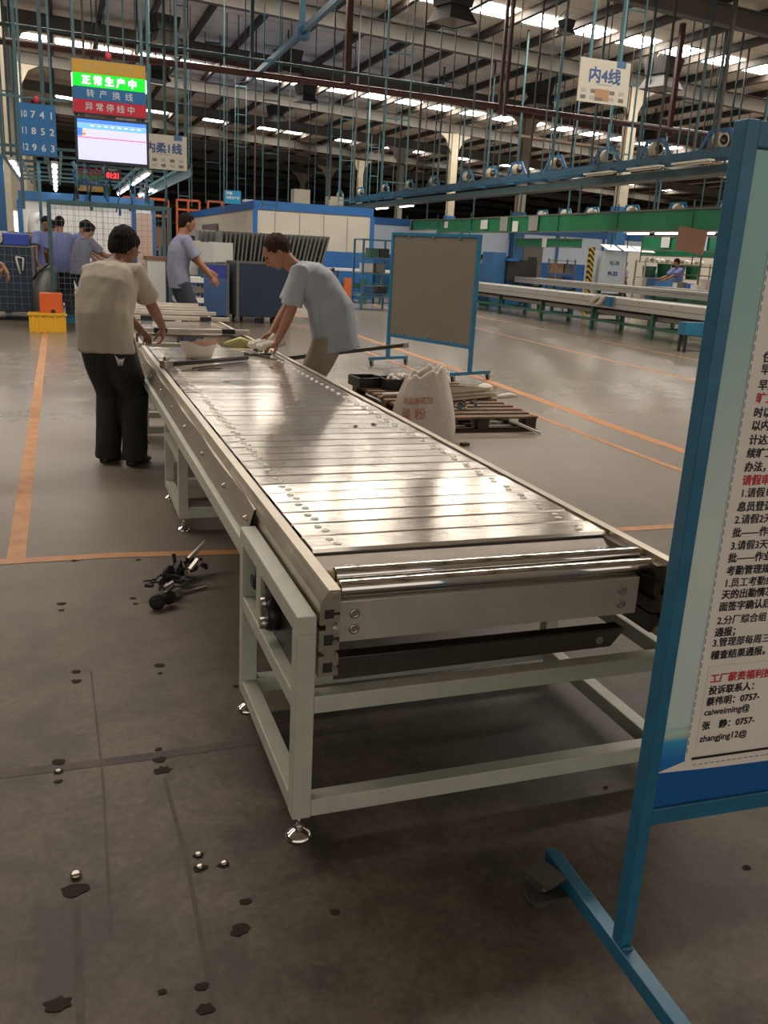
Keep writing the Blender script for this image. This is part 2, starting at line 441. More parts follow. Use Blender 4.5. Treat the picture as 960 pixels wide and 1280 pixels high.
# worn joints, drag marks
line([(.235, 1.2), (.23, 1.63), (.235, 1.93), (.22, 2.32)], .011, 'floor_joint', M_JOINT, z=.001)
line([(-.032, 1.2), (-.03, 1.5), (-.031, 1.86)], .016, 'floor_joint', M_JOINT, z=.001)
line([(.04, 1.75), (.05, 2.34), (.04, 3.07)], .007, 'floor_joint', M_JOINT, z=.001)
line([(-.9, 2.48), (-.23, 2.46), (.22, 2.45), (.54, 2.46), (.9, 2.46)], .04, 'floor_joint', M_JOINT, z=.0008)
def blob(x, y, r, sq=1.0, seed=0, name='oil_stain', m=None):
    mb = MB(); q = random.Random(seed); n = 14
    rr = [r * (1 + q.uniform(-.28, .28)) for _ in range(n)]
    vs = [(x + rr[i] * math.cos(2 * PI * i / n), y + rr[i] * sq * math.sin(2 * PI * i / n), .0022) for i in range(n)]
    return mb.add(vs, [tuple(range(n))]).build(name, m or M_STAIN, floor)
STAINS = [[-0.035, 1.904, 0.03], [0.265, 1.951, 0.014], [0.262, 1.901, 0.017], [0.32, 1.9, 0.016], [0.351, 1.754, 0.015], [0.319, 1.666, 0.022], [0.212, 1.529, 0.014], [0.21, 1.468, 0.02], [-0.073, 1.564, 0.026], [0.132, 1.537, 0.01], [-0.071, 2.486, 0.02], [-0.071, 2.434, 0.014], [-0.071, 2.383, 0.012], [0.218, 2.484, 0.012], [0.217, 2.424, 0.02], [0.22, 2.366, 0.024], [-0.011, 3.079, 0.018], [-0.013, 3.003, 0.018], [0.279, 3.063, 0.02], [0.275, 2.997, 0.01], [-0.058, 3.745, 0.017], [-0.058, 3.673, 0.013], [0.235, 3.747, 0.014], [0.24, 3.68, 0.011], [0.002, 4.291, 0.015], [0.298, 4.245, 0.014], [0.543, 1.663, 0.012], [0.522, 2.836, 0.012], [1.47, 1.939, 0.01], [1.63, 1.521, 0.012], [3.644, 4.442, 0.01]]
for i, (x, y, r) in enumerate(STAINS):
    blob(x, y, r, .75, i)
for i, (x, y) in enumerate([(.265, 1.953), (.262, 1.905), (.322, 1.902), (-.071, 2.434)]):
    MB().lathe([(.009, 0), (.009, .004), (.005, .006)], (x, y, .002), n=10).build('floor_bolt', M_BOLT, floor)
fb = MB().lathe([(.007, 0), (.014, .003), (.014, .010), (.007, .014)], (-.031, 1.952, 0), n=8).build('anchor_bolt', M_BOLT, origin=(-.031, 1.952, 0))
tag(fb, 'small shiny bolt head lying on the bare floor at left', 'bolt')

# roof
ceiling = MB().add([(-24, -12, RZ(-24)), (46, -12, RZ(46)), (46, 92, RZ(46)), (-24, 92, RZ(-24))], [(0, 1, 2, 3)]).build('ceiling', M_SHEET, origin=(0, 0, 0))
struct(ceiling, 'pale insulated roof lining between dark purlins')
for i in range(44):                       # purlins run away from the camera
    X = -22.4 + 1.5 * i
    MB().bar((X, -12, RZ(X) - .10), (X, 92, RZ(X) - .10), .13, .20).build('purlin', M_PURLIN, ceiling)
RAFT = [19.6 + 7.1 * k for k in range(-4, 10)]
for k, Y in enumerate(RAFT):              # tapered portal beams follow the roof slope
    mb = MB()
    for x0, x1 in ((-24, 46),):
        zt0, zt1 = RZ(x0) - .21, RZ(x1) - .21
        mb.bar((x0, Y, zt0 - .012), (x1, Y, zt1 - .012), .24, .024)
        mb.bar((x0, Y, zt0 - .22), (x1, Y, zt1 - .22), .02, .40)
        mb.bar((x0, Y, zt0 - .43), (x1, Y, zt1 - .43), .26, .028)
    mb.build('rafter', M_RAFTER, ceiling)
for Y in (9.75, 24.35, 38.9, 53.5):  # translucent daylight strips, broken by the purlins
    if Y < 12: xs = range(-6, 34)
    else: xs = range(0, 42)
    for i in xs:
        X = -22.4 + 1.5 * i
        x0, x1 = X + .17, X + 1.5 - .17
        if x1 < -14: continue
        if Y > 50 and i % 5 in (1, 4): continue
        h = .50 if Y > 12 else .45
        if Y > 50: h = .35
        MB().add([(x0, Y - h, RZ(x0) - .02), (x1, Y - h, RZ(x1) - .02), (x1, Y + h, RZ(x1) - .02), (x0, Y + h, RZ(x0) - .02)], [(0, 1, 2, 3)]).build('daylight_panel', M_SKY, ceiling)
# far and right hand walls with girts
wb = MB().box(-24, 46, 88, 88.2, 0, 10).build('wall_back', M_DARKWALL, origin=(0, 88, 0)); struct(wb, 'dark far wall of the hall')
for z in (1.6, 3.2, 4.6, 5.8, 7.0):
    MB().box(-24, 46, 87.75, 88, z, z + .3).build('girt', M_GIRT, wb)
wr = MB().box(42, 42.2, -12, 92, 0, 8).build('wall_right', M_DARKWALL, origin=(42, 0, 0)); struct(wr, 'dark right hand wall of the hall')
for z in (1.6, 3.2, 4.6, 5.6):
    MB().box(41.8, 42, -12, 92, z, z + .25).build('girt', M_GIRT, wr)

wl_ = MB().box(-24.2, -24, -12, 92, 0, 10).build('wall_left', M_DARKWALL, origin=(-24, 0, 0)); struct(wl_, 'dark left hand wall of the hall')
# columns carrying the roof
def column(X, Y, i, lab, blue=False, haunch=True):
    t = thing('steel_column', lab, 'column', (X, Y, 0), 'columns carrying the roof beams', kind='structure')
    top = RZ(X) - .66
    mb = MB(); mb.box(X - .16, X + .16, Y - .15, Y - .13, 0, top); mb.box(X - .16, X + .16, Y + .13, Y + .15, 0, top); mb.box(X - .012, X + .012, Y - .13, Y + .13, 0, top)
    mb.build('shaft', M_CREAM, t)
    h = MB()
    for s in (-1, 1): h.prism([(X + s * .16, top), (X + s * .9, top - .9 * .05 * s * 1.0 + .02), (X + s * .45, top - .25), (X + s * .16, top - .8)][::s], Y - .08, Y + .08, 'Y')
    h.build('haunch', M_CREAM, t)
    if blue:
        b = MB(); b.box(X - .22, X + .22, Y - .2, Y + .2, .3, 3.4); b.build('blue_wrap', M_BLUE, t, label='blue painted cladding round the foot')
    MB().box(X - .25, X + .25, Y - .22, Y + .22, 0, .03).build('base_plate', M_CREAM, t)
CN = ['nearest', 'second', 'third', 'fourth', 'fifth', 'sixth', 'seventh', 'eighth']
for i, k in enumerate(range(5, 12)):
    column(17.6, RAFT[k], i, 'cream steel column, %s nearest of the right hand row' % CN[i], blue=True)
for i, k in enumerate(range(5, 12)):
    column(-1.25, RAFT[k], i, 'cream steel column, %s nearest of the row at far left' % CN[i])
# pipes slung under the beams
for nm, a, b, r, m, lab in (
    ('roof_pipe', (-4, 21.9, 5.37), (20, 21.9, 5.08), .075, M_REDPIPE, 'thick dark red pipe hung level across the hall behind the signs'),
    ('roof_pipe', (-4, 21.7, 5.68), (9, 21.7, 5.45), .035, M_TEALD, 'thin dark conduit running above the thick dark red pipe'),
    ('roof_pipe', (14, 27.5, 5.35), (30, 29.5, 5.2), .06, M_BROWNPIPE, 'rusty brown pipe crossing behind the right hand white sign'),
    ('roof_pipe', (-6, 33.2, RZ(-6) - .8), (40, 33.2, RZ(40) - .8), .07, M_REDPIPE, 'dull red pipe slung under the third roof beam'),
    ('roof_pipe', (-6, 46, 6.6), (40, 46, 5.4), .05, M_BROWNPIPE, 'brown pipe under a far roof beam')):
    t = thing(nm, lab, 'pipe', a)
    MB().tube([a, b], r, 8).build('pipe_run', m, t)
    for q in range(1, 8):
        p = Vector(a).lerp(Vector(b), q / 8)
        MB().tube([p, (p.x, p.y, RZ(p.x) - .02)], .012, 5).build('hanger_rod', M_TEALD, t)

# ------------------------------------------------------------------ slat conveyor in the middle
CX0, CX1 = .56, 1.615
conv = thing('slat_conveyor', 'long unfinished slat conveyor with polished metal slats on grey green legs', 'conveyor', (1.09, 1.94, 0))
def side_rail(x, s, y0, y1, nm, mat_=M_ALU):
    """extruded profile: chamfered cap and slotted web; s=+1 the left rail, -1 the right rail (mirrored)"""
    pts = [(.0, .475), (.052, .475), (.052, .53), (.040, .53), (.040, .545), (.052, .545), (.052, .60), (.034, .60), (.034, .62), (.052, .62),
           (.052, .706), (.022, .706), (0, .672), (0, .615), (.016, .615), (.016, .60), (0, .60), (0, .545), (.016, .545), (.016, .53), (0, .53)]
    poly = [(x + s * a, b) for a, b in pts]
    if s > 0: poly = poly[::-1]
    mb = MB(); mb.prism(poly, y0, y1, 'Y')
    return mb.build(nm, mat_, conv)
side_rail(.562, 1, 1.937, 7.35, 'side_rail')
side_rail(1.640, -1, 1.937, 7.6, 'side_rail')
side_rail(.562, 1, 7.5, 12.3, 'side_rail')
side_rail(1.640, -1, 7.7, 12.3, 'side_rail')
# t-slot nuts showing in the cut end of the near rail
for z in (.690, .568, .50):
    MB().lathe([(.008, 0), (.008, .006), (.004, .008)], (.602, 1.93, z), 'Y', 6).build('slot_nut', M_BOLT, conv)
for z0, z1 in ((.632, .655), (.560, .588), (.486, .512)):  # flat black plates on the cut end paint the shade inside the slots
    MB().box(.574, .598, 1.9355, 1.9368, z0, z1).build('slot_shade', M_BLACK, conv)
    MB().box(.598, .6135, 1.9355, 1.9368, z0 + .008, z1 - .008).build('slot_shade', M_BLACK, conv)
# support frames of square tube
TB = .05
def frame(y0, y1, side_top=True):
    xs = (.505, 1.640) if side_top else (.545, 1.60)
    for x in xs:
        for y in (y0, y1 - TB):
            MB().box(x, x + TB, y, y + TB, .070, .592 if side_top else .5475).build('leg', M_STEELPAINT, conv, bev=.003)
            f = MB(); f.lathe([(.036, 0), (.038, .006), (.030, .014), (.016, .022), (.010, .026)], (x + .025, y + .025, 0), n=20)
            lf = f.build('levelling_foot', M_CHROME, conv)
            g = MB(); g.lathe([(.007, .02), (.007, .072)], (x + .025, y + .025, 0), n=8); g.lathe([(.013, .026), (.013, .040)], (x + .025, y + .025, 0), n=6)
            g.build('threaded_rod', M_BOLT, lf)
        if side_top: MB().box(x, x + TB, y0, y1, .592, .642).build('top_rail', M_STEELPAINT, conv, bev=.003)
        MB().box(x + .001, x + TB - .001, y0 + TB, y1 - TB, .373, .421).build('middle_rail', M_STEELPAINT, conv, bev=.003)
        MB().box(x + .001, x + TB - .001, y0 + TB, y1 - TB, .072, .122).build('bottom_rail', M_STEELPAINT, conv, bev=.003)
    for y in (y0, y1 - TB):
        MB().box(xs[0] + TB, xs[1], y + .001, y + TB - .001, .072, .122).build('cross_rail', M_STEELPAINT, conv, bev=.003)
        MB().box(xs[0] + TB, xs[1], y + .001, y + TB - .001, .373, .421).build('cross_rail', M_STEELPAINT, conv, bev=.003)
frame(1.936, 2.69)
frame(4.66, 5.36, False)
frame(6.95, 7.65, False)
frame(9.6, 10.3, False)
# chain drive and bearing block in the near frame
drv = MB().lathe([(.045, 0), (.05, .01), (.05, .05), (.03, .055), (.03, .075), (.018, .08)], (.505, 2.30, .50), 'X', 18).build('bearing_block', M_BLKMET, conv)
MB().lathe([(.018, 0), (.018, .03)], (.49, 2.30, .535), 'X', 6).build('hex_bolt', M_BOLT, drv)
MB().lathe([(.018, 0), (.018, .03)], (.49, 2.30, .475), 'X', 6).build('hex_bolt', M_BOLT, drv)
MB().box(.54, .55, 2.10, 2.46, .42, .59).build('bearing_plate', M_BLKMET, conv)
MB().lathe([(.02, 0), (.03, .008), (.03, .03), (.012, .04)], (.51, 2.52, .52), 'X', 14).build('tension_knob', M_BLACK, conv)
MB().box(.512, .522, 2.40, 2.46, .42, .59).build('bracket_plate', M_STEELPAINT, conv)
# cover strip with bolts on the left flank and the angle below it
cv = MB(); 
ys = [2.70 + .2 * i for i in range(24)]
for i in range(len(ys) - 1):
    a, b = ys[i], ys[i + 1]
    wa = .004 * math.sin(i * 1.25); wb_ = .004 * math.sin((i + 1) * 1.25)
    cv.add([(.553 + wa, a, .690), (.553 + wb_, b, .690), (.527, b, .604), (.527, a, .604), (.559, a, .694), (.559, b, .694), (.556, b, .604), (.556, a, .604)],
           [(0, 1, 2, 3), (0, 4, 5, 1), (3, 2, 6, 7), (7, 6, 5, 4)])
cover = cv.build('cover_strip', brushed('cover_steel', '#b0a899', .42, .06, 'Y', .02, .7), conv)
for y in (2.735, 3.15, 3.68, 4.26, 4.80, 5.38, 5.98, 6.6, 7.1):
    MB().lathe([(.010, 0), (.010, -.004), (.006, -.012), (.001, -.014)], (.535, y, .655), 'X', 10).build('bolt', M_BOLT, cover)
MB().box(.505, .596, 2.69, 7.3, .548, .602).build('under_beam', M_STEELPAINT, conv, bev=.002)
MB().box(1.64, 1.69, 2.69, 7.3, .548, .602).build('under_beam', M_STEELPAINT, conv, bev=.002)
# slats
SX0, SX1 = .629, 1.580
pitch = .1205
def slat_mesh(w=.1165):
    mb = MB(); e = .006
    prof = [(0, .690), (.004, .700), (w - .006, .700), (w - .001, .695), (w - .001, .676), (w - .006, .676), (w - .006, .690), (.006, .686), (.006, .676), (0, .676)]
    n = len(prof)
    vs = [(SX0, y, z) for y, z in prof] + [(SX1, y, z) for y, z in prof]
    mb.add(vs, [tuple(range(n))[::-1], tuple(range(n, 2 * n))] + [(i, (i + 1) % n, n + (i + 1) % n, n + i) for i in range(n)])
    return mb.mesh('slat')
SM = slat_mesh(); SM.materials.append(M_SLAT)
scm = MB().lathe([(.0125, 0), (.0115, .0022), (.007, .0026), (.0055, .0006), (.001, .0004)], (0, 0, 0), n=12).mesh('screw'); scm.materials.append(M_BOLT)
def slat(y, jit=0.0):
    o = bpy.data.objects.new('slat', SM); COL.objects.link(o); o.parent = conv
    o.location = (-WL[conv.name][0] + R.uniform(-jit, jit), y - WL[conv.name][1], R.uniform(-.0008, .0008)); o.rotation_euler = (R.uniform(-.006, .006), R.uniform(-.0012, .0012), 0)
    for X in (.70, 1.515):
        for k in (0, 1):
            s_ = bpy.data.objects.new('screw', scm); COL.objects.link(s_); s_.parent = o
            s_.location = (X + .012 * k * (1 if X < 1 else -1), .038 + .042 * (1 - k), .700)
    return o
y = 2.26
while y < 7.28:
    slat(y); y += pitch
y = 8.45
while y < 9.75:
    slat(y); y += pitch
for y in (10.35, 10.47, 10.8, 11.2, 11.32, 11.7, 12.0): slat(y)
# the chain side strips below the slats and the returning slats
MB().box(.618, .655, 2.25, 12.2, .640, .672).build('chain_guide', M_BLKMET, conv)
MB().box(1.55, 1.583, 2.25, 12.2, .640, .672).build('chain_guide', M_BLKMET, conv)
rb = MB(); y = 2.2
while y < 7.3: rb.box(.64, 1.56, y, y + .11, .50, .512); y += .1205
o = rb.build('returning_slats', M_DARKPL, conv); o['kind'] = 'stuff'
# head end: sloping plate, two rollers, channel plate and lower plate
sl = MB(); sl.add([(.632, 2.245, .684), (1.575, 2.245, .684), (1.575, 2.075, .640), (.632, 2.075, .640), (.632, 2.245, .676), (1.575, 2.245, .676), (1.575, 2.075, .632), (.632, 2.075, .632)],
   [(0, 1, 2, 3), (7, 6, 5, 4), (0, 4, 5, 1), (3, 2, 6, 7), (0, 3, 7, 4), (1, 5, 6, 2)])
slope = sl.build('transfer_plate', M_DARKPL, conv)
for X in (.715, 1.525): MB().lathe([(.015, 0), (.015, .003), (.009, .0035), (.008, .001)], (X, 2.19, .669), n=14).build('screw', M_BOLT, slope)
for yy, zz, x0 in ((2.085, .686, .640), (2.020, .674, .634)):
    ro = MB().lathe([(.0225, 0), (.0235, .002), (.0235, 1.572 - x0 - .002), (.0225, 1.572 - x0)], (x0, yy, zz), 'X', 28).build('end_roller', M_CHROME, conv, label='chrome transfer roller')
    MB().lathe([(.014, 0), (.018, .004), (.018, .016)], (x0 - .018, yy, zz), 'X', 14).build('bearing_cap', M_YELCAP, ro)
    MB().lathe([(.018, 0), (.018, .012), (.014, .016)], (1.574, yy, zz), 'X', 14).build('bearing_cap', M_YELCAP, ro)
fp = MB(); fp.box(.622, 1.532, 1.998, 2.004, .536, .648); fp.box(.622, 1.532, 2.004, 2.05, .642, .648); fp.box(.622, 1.532, 2.004, 2.05, .536, .542)
front = fp.build('front_channel', M_PLATE, conv, bev=.002)
for X in (.672, 1.478):
    for z in (.570, .613): MB().lathe([(.014, 0), (.014, -.003), (.009, -.005), (.008, -.003)], (X, 1.998, z), 'Y', 14).build('bolt', M_BOLT, front)
lp = MB(); lp.prism([(.622, .492), (1.505, .488), (1.462, .437), (.622, .430)], 1.998, 2.003, 'Y'); lp.box(.622, 1.50, 2.003, 2.045, .486, .491)
low = lp.build('lower_channel', M_DARKPL, conv, bev=.001)
MB().lathe([(.012, 0), (.012, -.004)], (1.42, 1.998, .462), 'Y', 12).build('bolt', M_BOLT, low)
for X, s in ((.614, 1), (1.588, -1)):
    MB().box(min(X, X + s * .008), max(X, X + s * .008), 1.985, 2.24, .475, .60).build('end_bracket', M_DARKPL, conv)
for z in (.50, .545, .60, .65): 
    MB().box(1.565, 1.588, 1.97, 2.6, z, z + .038).build('chain_track', M_DARKPL, conv)
# cross bars lying over the unfinished end
cb = 'steel cross bar across the open end of the conveyor, %s'
for i, (y, x0, x1, lab) in enumerate(((8.43, .55, 1.66, 'nearest bar'), (9.85, .50, 1.72, 'second bar, with a black clamp'), (10.65, .60, 1.70, 'third bar'), (11.05, .62, 1.66, 'fourth bar'), (11.55, .60, 1.72, 'fifth bar'), (12.1, .60, 1.70, 'farthest bar'))):
    t = thing('cross_bar', cb % lab, 'bar', (x0, y, .706))
    MB().bar((x0, y, .727), (x1, y, .727), .04, .04).build('bar_body', M_PLATE, t, bev=.003)
    if i in (0, 1):
        MB().box(.78, .90, y - .032, y + .032, .7065, .750).build('clamp', M_BLACK, t)
        MB().box(1.40, 1.52, y - .032, y + .032, .7065, .750).build('clamp', M_BLACK, t)

# ------------------------------------------------------------------ casters
def caster(parent, x, y, ztop, r=.045, ang=0.0, plate=True, m_w=M_BLACK, m_p=M_BOLT):
    m = rotz(ang); o = Vector((x, y, 0))
    def T(mb, k0):
        for i in range(k0, len(mb.v)): mb.v[i] = tuple(m @ Vector(mb.v[i]) + o)
    mb = MB(); mb.lathe([(r * .75, -.016), (r, -.012), (r, .012), (r * .75, .016)], (.02, 0, r), 'Y', 20); T(mb, 0)
    w = mb.build('caster_wheel', m_w, parent)
    mb = MB(); mb.lathe([(r * .55, -.0175), (r * .6, -.0165), (r * .6, .0165), (r * .55, .0175)], (.02, 0, r), 'Y', 14); T(mb, 0)
    mb.build('wheel_hub', m_p, w)
    mb = MB()
    for s in (-1, 1):
        y0, y1 = sorted((s * .019, s * .022))
        mb.prism([(-.02, ztop - .008), (.03, ztop - .008), (.034, r - .008), (.008, r - .008)], y0, y1, 'Y')
    mb.box(-.022, .032, -.022, .022, ztop - .011, ztop - .007); T(mb, 0)
    mb.build('caster_fork', m_p, parent)
    if plate:
        mb = MB(); mb.box(-.04, .04, -.035, .035, ztop - .006, ztop - .001); T(mb, 0)
        mb.build('caster_plate', m_p, parent)

# ------------------------------------------------------------------ notice board on a rolling stand, right foreground
mat('caster_grey', (.10, .10, .095), .5); mat('worn_zinc', (.10, .09, .08), .5, .4)
ns = thing('notice_board_stand', 'blue painted rolling notice board with pale printed poster, close at right', 'notice board', (1.078, 1.29, 0))
PA = math.radians(-2.0)
PC, PS = math.cos(PA), math.sin(PA)
def pn(u, v, w):      # u along the board, v away from the camera, w height
    return (1.09 + u * PC - v * PS, 1.275 + u * PS + v * PC, w)
def pbox(u0, u1, v0, v1, z0, z1):
    mb = MB(); vs = [pn(u, v, z) for z in (z0, z1) for v in (v0, v1) for u in (u0, u1)]
    return mb.add(vs, [(0, 2, 3, 1), (4, 5, 7, 6), (0, 1, 5, 4), (2, 6, 7, 3), (0, 4, 6, 2), (1, 3, 7, 5)])
pbox(-.027, 0, 0, .036, .101, 1.742).build('post', M_TEALP, ns, bev=.002)
pbox(1.0, 1.027, 0, .036, .101, 1.742).build('post', M_TEALP, ns, bev=.002)
pbox(0, 1.0, 0.001, .035, 1.700, 1.741).build('top_rail', M_TEALP, ns, bev=.002)
pbox(0, 1.0, 0.001, .035, .402, .440).build('bottom_rail', M_TEALP, ns, bev=.002)
for u in (-.0135, 1.0135):
    a = pn(u, .34, 0); b = pn(u, -.32, 0)
    foot = MB().bar((a[0], a[1], .082), (b[0], b[1], .082), .034, .038).build('foot_bar', M_TEALP, ns, bev=.002)
    wd = MB(); 
    c0 = pn(u, .018, 0); wd.ellip((c0[0], c0[1] - .022, .104), (.014, .006, .005)); wd.build('weld_bead', M_TEAL, foot)
    c1 = pn(u, .29, 0); c2 = pn(u, -.28, 0)
    caster(ns, c1[0] - .060, c1[1] - .03, .101, .040, 1.9, m_w=MATS['caster_grey'], m_p=MATS['worn_zinc'])
    MB().box(c1[0] - .105, c1[0] + .015, c1[1] - .075, c1[1] + .015, .0565, .0625).build('mounting_plate', MATS['worn_zinc'], foot)
    caster(ns, c2[0] + .0, c2[1], .063, .031, .4)
board = pbox(-.0, 1.0, .010, .020, .440, 1.700).build('backing_board', M_BOARDG, ns)
# the printed sheet: flat layers fixed to the board
PV = .0095
def pflat(pts, v, m, nm, parent, lab=None):
    mb = MB(); mb.add([pn(u, v, z) for u, z in pts], [tuple(range(len(pts)))])
    return mb.build(nm, m, parent, label=lab)
Mp_base = mat('poster_pale_teal', (.5, .66, .6), .42, var=.08, scale=6)
Mp_in = mat('poster_inner_white', (.84, .78, .70), .42, var=.03, scale=6)
Mp_mid = mat('poster_blue', (.05, .25, .42), .4)
Mp_deep = mat('poster_deep_blue', (.008, .105, .34), .4)
Mp_dash = mat('poster_dash', (.055, .22, .30), .5)
Mp_ink = mat('poster_ink', (.015, .014, .013), .5)
Mp_red = mat('poster_red', (.55, .03, .035), .5)
def grad_poster():
    m = bpy.data.materials.new('poster_gradient'); m.use_nodes = True
    nt = m.node_tree; L = nt.links; b = nt.nodes['Principled BSDF']; b.inputs['Roughness'].default_value = .42
    tc = nt.nodes.new('ShaderNodeTexCoord'); sx = nt.nodes.new('ShaderNodeSeparateXYZ'); L.new(tc.outputs['Object'], sx.inputs[0])
    mr = nt.nodes.new('ShaderNodeMapRange'); mr.inputs['From Min'].default_value = .44; mr.inputs['From Max'].default_value = 1.70
    L.new(sx.outputs['Z'], mr.inputs['Value'])
    r = nt.nodes.new('ShaderNodeValToRGB'); e = r.color_ramp.elements
    e[0].position = 0; e[0].color = (.008, .13, .45, 1); e[1].position = 1; e[1].color = (.30, .54, .51, 1)
    for p, c in ((.085, (.014, .18, .50, 1)), (.118, (.05, .34, .62, 1)), (.128, (.48, .62, .50, 1)), (.136, (.54, .70, .60, 1)), (.139, (.15, .48, .50, 1)), (.142, (.56, .70, .66, 1)), (.45, (.64, .72, .67, 1)), (.62, (.50, .64, .60, 1)), (.8, (.32, .54, .50, 1))):
        x = e.new(p); x.color = c
    L.new(mr.outputs[0], r.inputs[0]); L.new(r.outputs[0], b.inputs['Base Color'])
    return m
poster = pflat([(0.0, .4405), (.995, .4405), (.995, 1.698), (.001, 1.698), (.001, 1.02), (-.001, 1.0), (.004, .97), (-.001, .93)], PV, grad_poster(), 'poster', ns, 'printed poster, pale teal fading to deep blue at the foot')
def arc(cu, cz, r, a0, a1, n=6): return [(cu + r * math.cos(math.radians(a0 + (a1 - a0) * i / n)), cz + r * math.sin(math.radians(a0 + (a1 - a0) * i / n))) for i in range(n + 1)]
pflat([(.0, .520), (.06, .538), (.12, .546), (.4, .56), (.9, .565), (.9, .513), (.4, .510), (.12, .515), (.05, .518)], PV - .0004, Mp_in, 'white_sweep', poster)
pflat([(.0, .4405), (.9, .4405), (.9, .512), (.4, .509), (.12, .514), (.05, .517), (.0, .519)], PV - .0008, Mp_deep, 'deep_blue_band', poster)
inner = pflat(arc(.085, .548, .022, 180, 270) + [(.93, .526), (.93, 1.62), (.063, 1.62)], PV - .0012, Mp_in, 'rounded_text_panel', poster)
dm = MB()
def dash(a, b):
    a = Vector((a[0], 0, a[1])); b = Vector((b[0], 0, b[1])); t = (b - a).normalized(); n = Vector((-t.z, 0, t.x)) * .0009
    q = [a + n, b + n, b - n, a - n]; dm.add([pn(p.x, PV - .0018, p.z) for p in q], [(0, 1, 2, 3)])
z = .560
while z < 1.60: dash((.0655, z), (.0655, z + .011)); z += .0172
u = .085
while u < .9: dash((u, .5285), (u + .009, .5285)); u += .014
dm.build('dashed_border', Mp_dash, inner)['kind'] = 'stuff'
pflat([(.079, .5405), (.90, .5405), (.90, .5465), (.079, .5465)], PV - .0020, Mp_ink, 'black_rule', inner)
gm = mat('poster_grey_line', (.40, .38, .35), .5)
pflat([(.084, .750), (.9, .750), (.9, .7506), (.084, .7506)], PV - .0020, gm, 'thin_rule', inner)
pflat([(.084, .750), (.0846, .750), (.0846, .56), (.084, .56)], PV - .0020, gm, 'thin_rule', inner)
ROWS = [(1.358, .088, '住宿管理', 0), (1.336, .088, '早退处理', 0), (1.308, .088, '早退半天', 0), (1.284, .088, '旷工管理', 1), (1.258, .088, '时以上半天', 0), (1.234, .088, '以内按旷工', 0), (1.207, .088, '计达三天', 0),
        (1.182, .088, '续旷工按', 0), (1.156, .088, '办法，执行', 0), (1.130, .088, '请假审批管理', 1), (1.106, .089, '1.请假1天以', 0), (1.079, .087, '息员登记', 0), (1.054, .086, '2.请假2天以', 0),
        (1.028, .086, '批——作业长', 0), (1.002, .087, '3.请假3天以', 0), (.977, .086, '批——作业长', 0), (.951, .087, '考勤管理规定', 0), (.926, .087, '1.员工考勤由', 0), (.902, .085, '天的出勤情况', 0),
        (.877, .084, '面签字确认后', 0), (.848, .085, '2.分厂综合组', 0), (.823, .084, '通报；', 0), (.801, .083, '3.管理部每周三', 0), (.774, .084, '稽查结果通报。', 0),
        (.722, .092, '工厂薪资福利投诉', 1), (.696, .093, '投诉联系人：', 0), (.671, .092, '蔡伟明：0757-', 0), (.648, .091, 'caiweiming@', 0), (.617, .091, '张　静：0757-', 0), (.588, .091, 'zhangjing12@', 0)]
for zc, u0, s_, red in ROWS:
    sz = .0205 if not red else .0215
    p = pn(u0, PV - .0022, zc - .0072)
    text(s_, sz, Mp_red if red else Mp_ink, inner, p, PA, bold=.00048 if ord(s_[0]) > 200 else .0003, depth=.0001, sx=1.0)

# ------------------------------------------------------------------ grey display board on casters, middle distance
wbd = thing('rolling_display_board', 'blue framed rolling board with plain grey brown panel, standing beyond the pallet', 'display board', (4.59, 11.1, 0))
A = Vector((4.306, 11.86, 0)); B = Vector((4.871, 10.328, 0)); d = (B - A).normalized(); nrm = Vector((-d.y, d.x, 0))
for P in (A, B):
    MB().bar((P.x, P.y, .115), (P.x, P.y, 1.79), .045, .045, d).build('post', M_TEALP, wbd, bev=.003)
    a, b = P - nrm * .33, P + nrm * .36
    MB().bar((a.x, a.y, .098), (b.x, b.y, .098), .045, .04).build('foot_bar', M_TEALP, wbd)
    for q in (a + nrm * .03, b - nrm * .03): caster(wbd, q.x, q.y, .079, .052 * .72, .6)
for z in (.42, 1.77): MB().bar((A.x, A.y, z), (B.x, B.y, z), .04, .04).build('frame_rail', M_TEALP, wbd)
a, b = A + d * .02, B - d * .02
MB().bar((a.x, a.y, 1.095), (b.x, b.y, 1.095), .012, 1.31).build('panel', M_BOARDG, wbd)
for t_ in (.2, .5, .8):
    p = A.lerp(B, t_)
    for z in (.45, 1.74): MB().cbox((p.x - .012, p.y, z), (.02, .05, .03)).build('panel_clip', M_TEAL, wbd)

# ------------------------------------------------------------------ pallet with parts, sack
pal = thing('wooden_pallet', 'brown wooden pallet loaded with metal profiles and black trays', 'pallet', (3.55, 8.2, 0))
PM = Matrix.Rotation(math.radians(-2), 3, 'Z')
for i in range(12):
    y0 = 7.14 + i * .185
    MB().box(2.95 + R.uniform(-.01, .01), 4.10 + .01 * i + R.uniform(-.015, .015), y0, y0 + .11, .118, .138 + R.uniform(-.002, .002)).build('deck_board', M_WOOD, pal)
for x in (2.97, 3.50, 3.98):
    MB().box(x, x + .11, 7.145, 9.28, .095, .117).build('stringer', M_WOODD, pal)
    for y in (7.15, 8.15, 9.12): MB().box(x, x + .11, y, y + .14, .022, .0945).build('block', M_WOODD, pal)
    MB().box(x, x + .11, 7.145, 9.28, .0, .0215).build('bottom_board', M_WOODD, pal)
MB().box(2.95, 4.1, 7.142, 7.25, .0, .021).build('bottom_board', M_WOODD, pal)
lp_ = MB().bar((3.80, 7.135, .11), (4.05, 6.98, .012), .03, .02).build('loose_slat', M_STEELPAINT, origin=(3.9, 7.05, 0)); tag(lp_, 'grey strip leaning off the near corner of the pallet', 'strip')
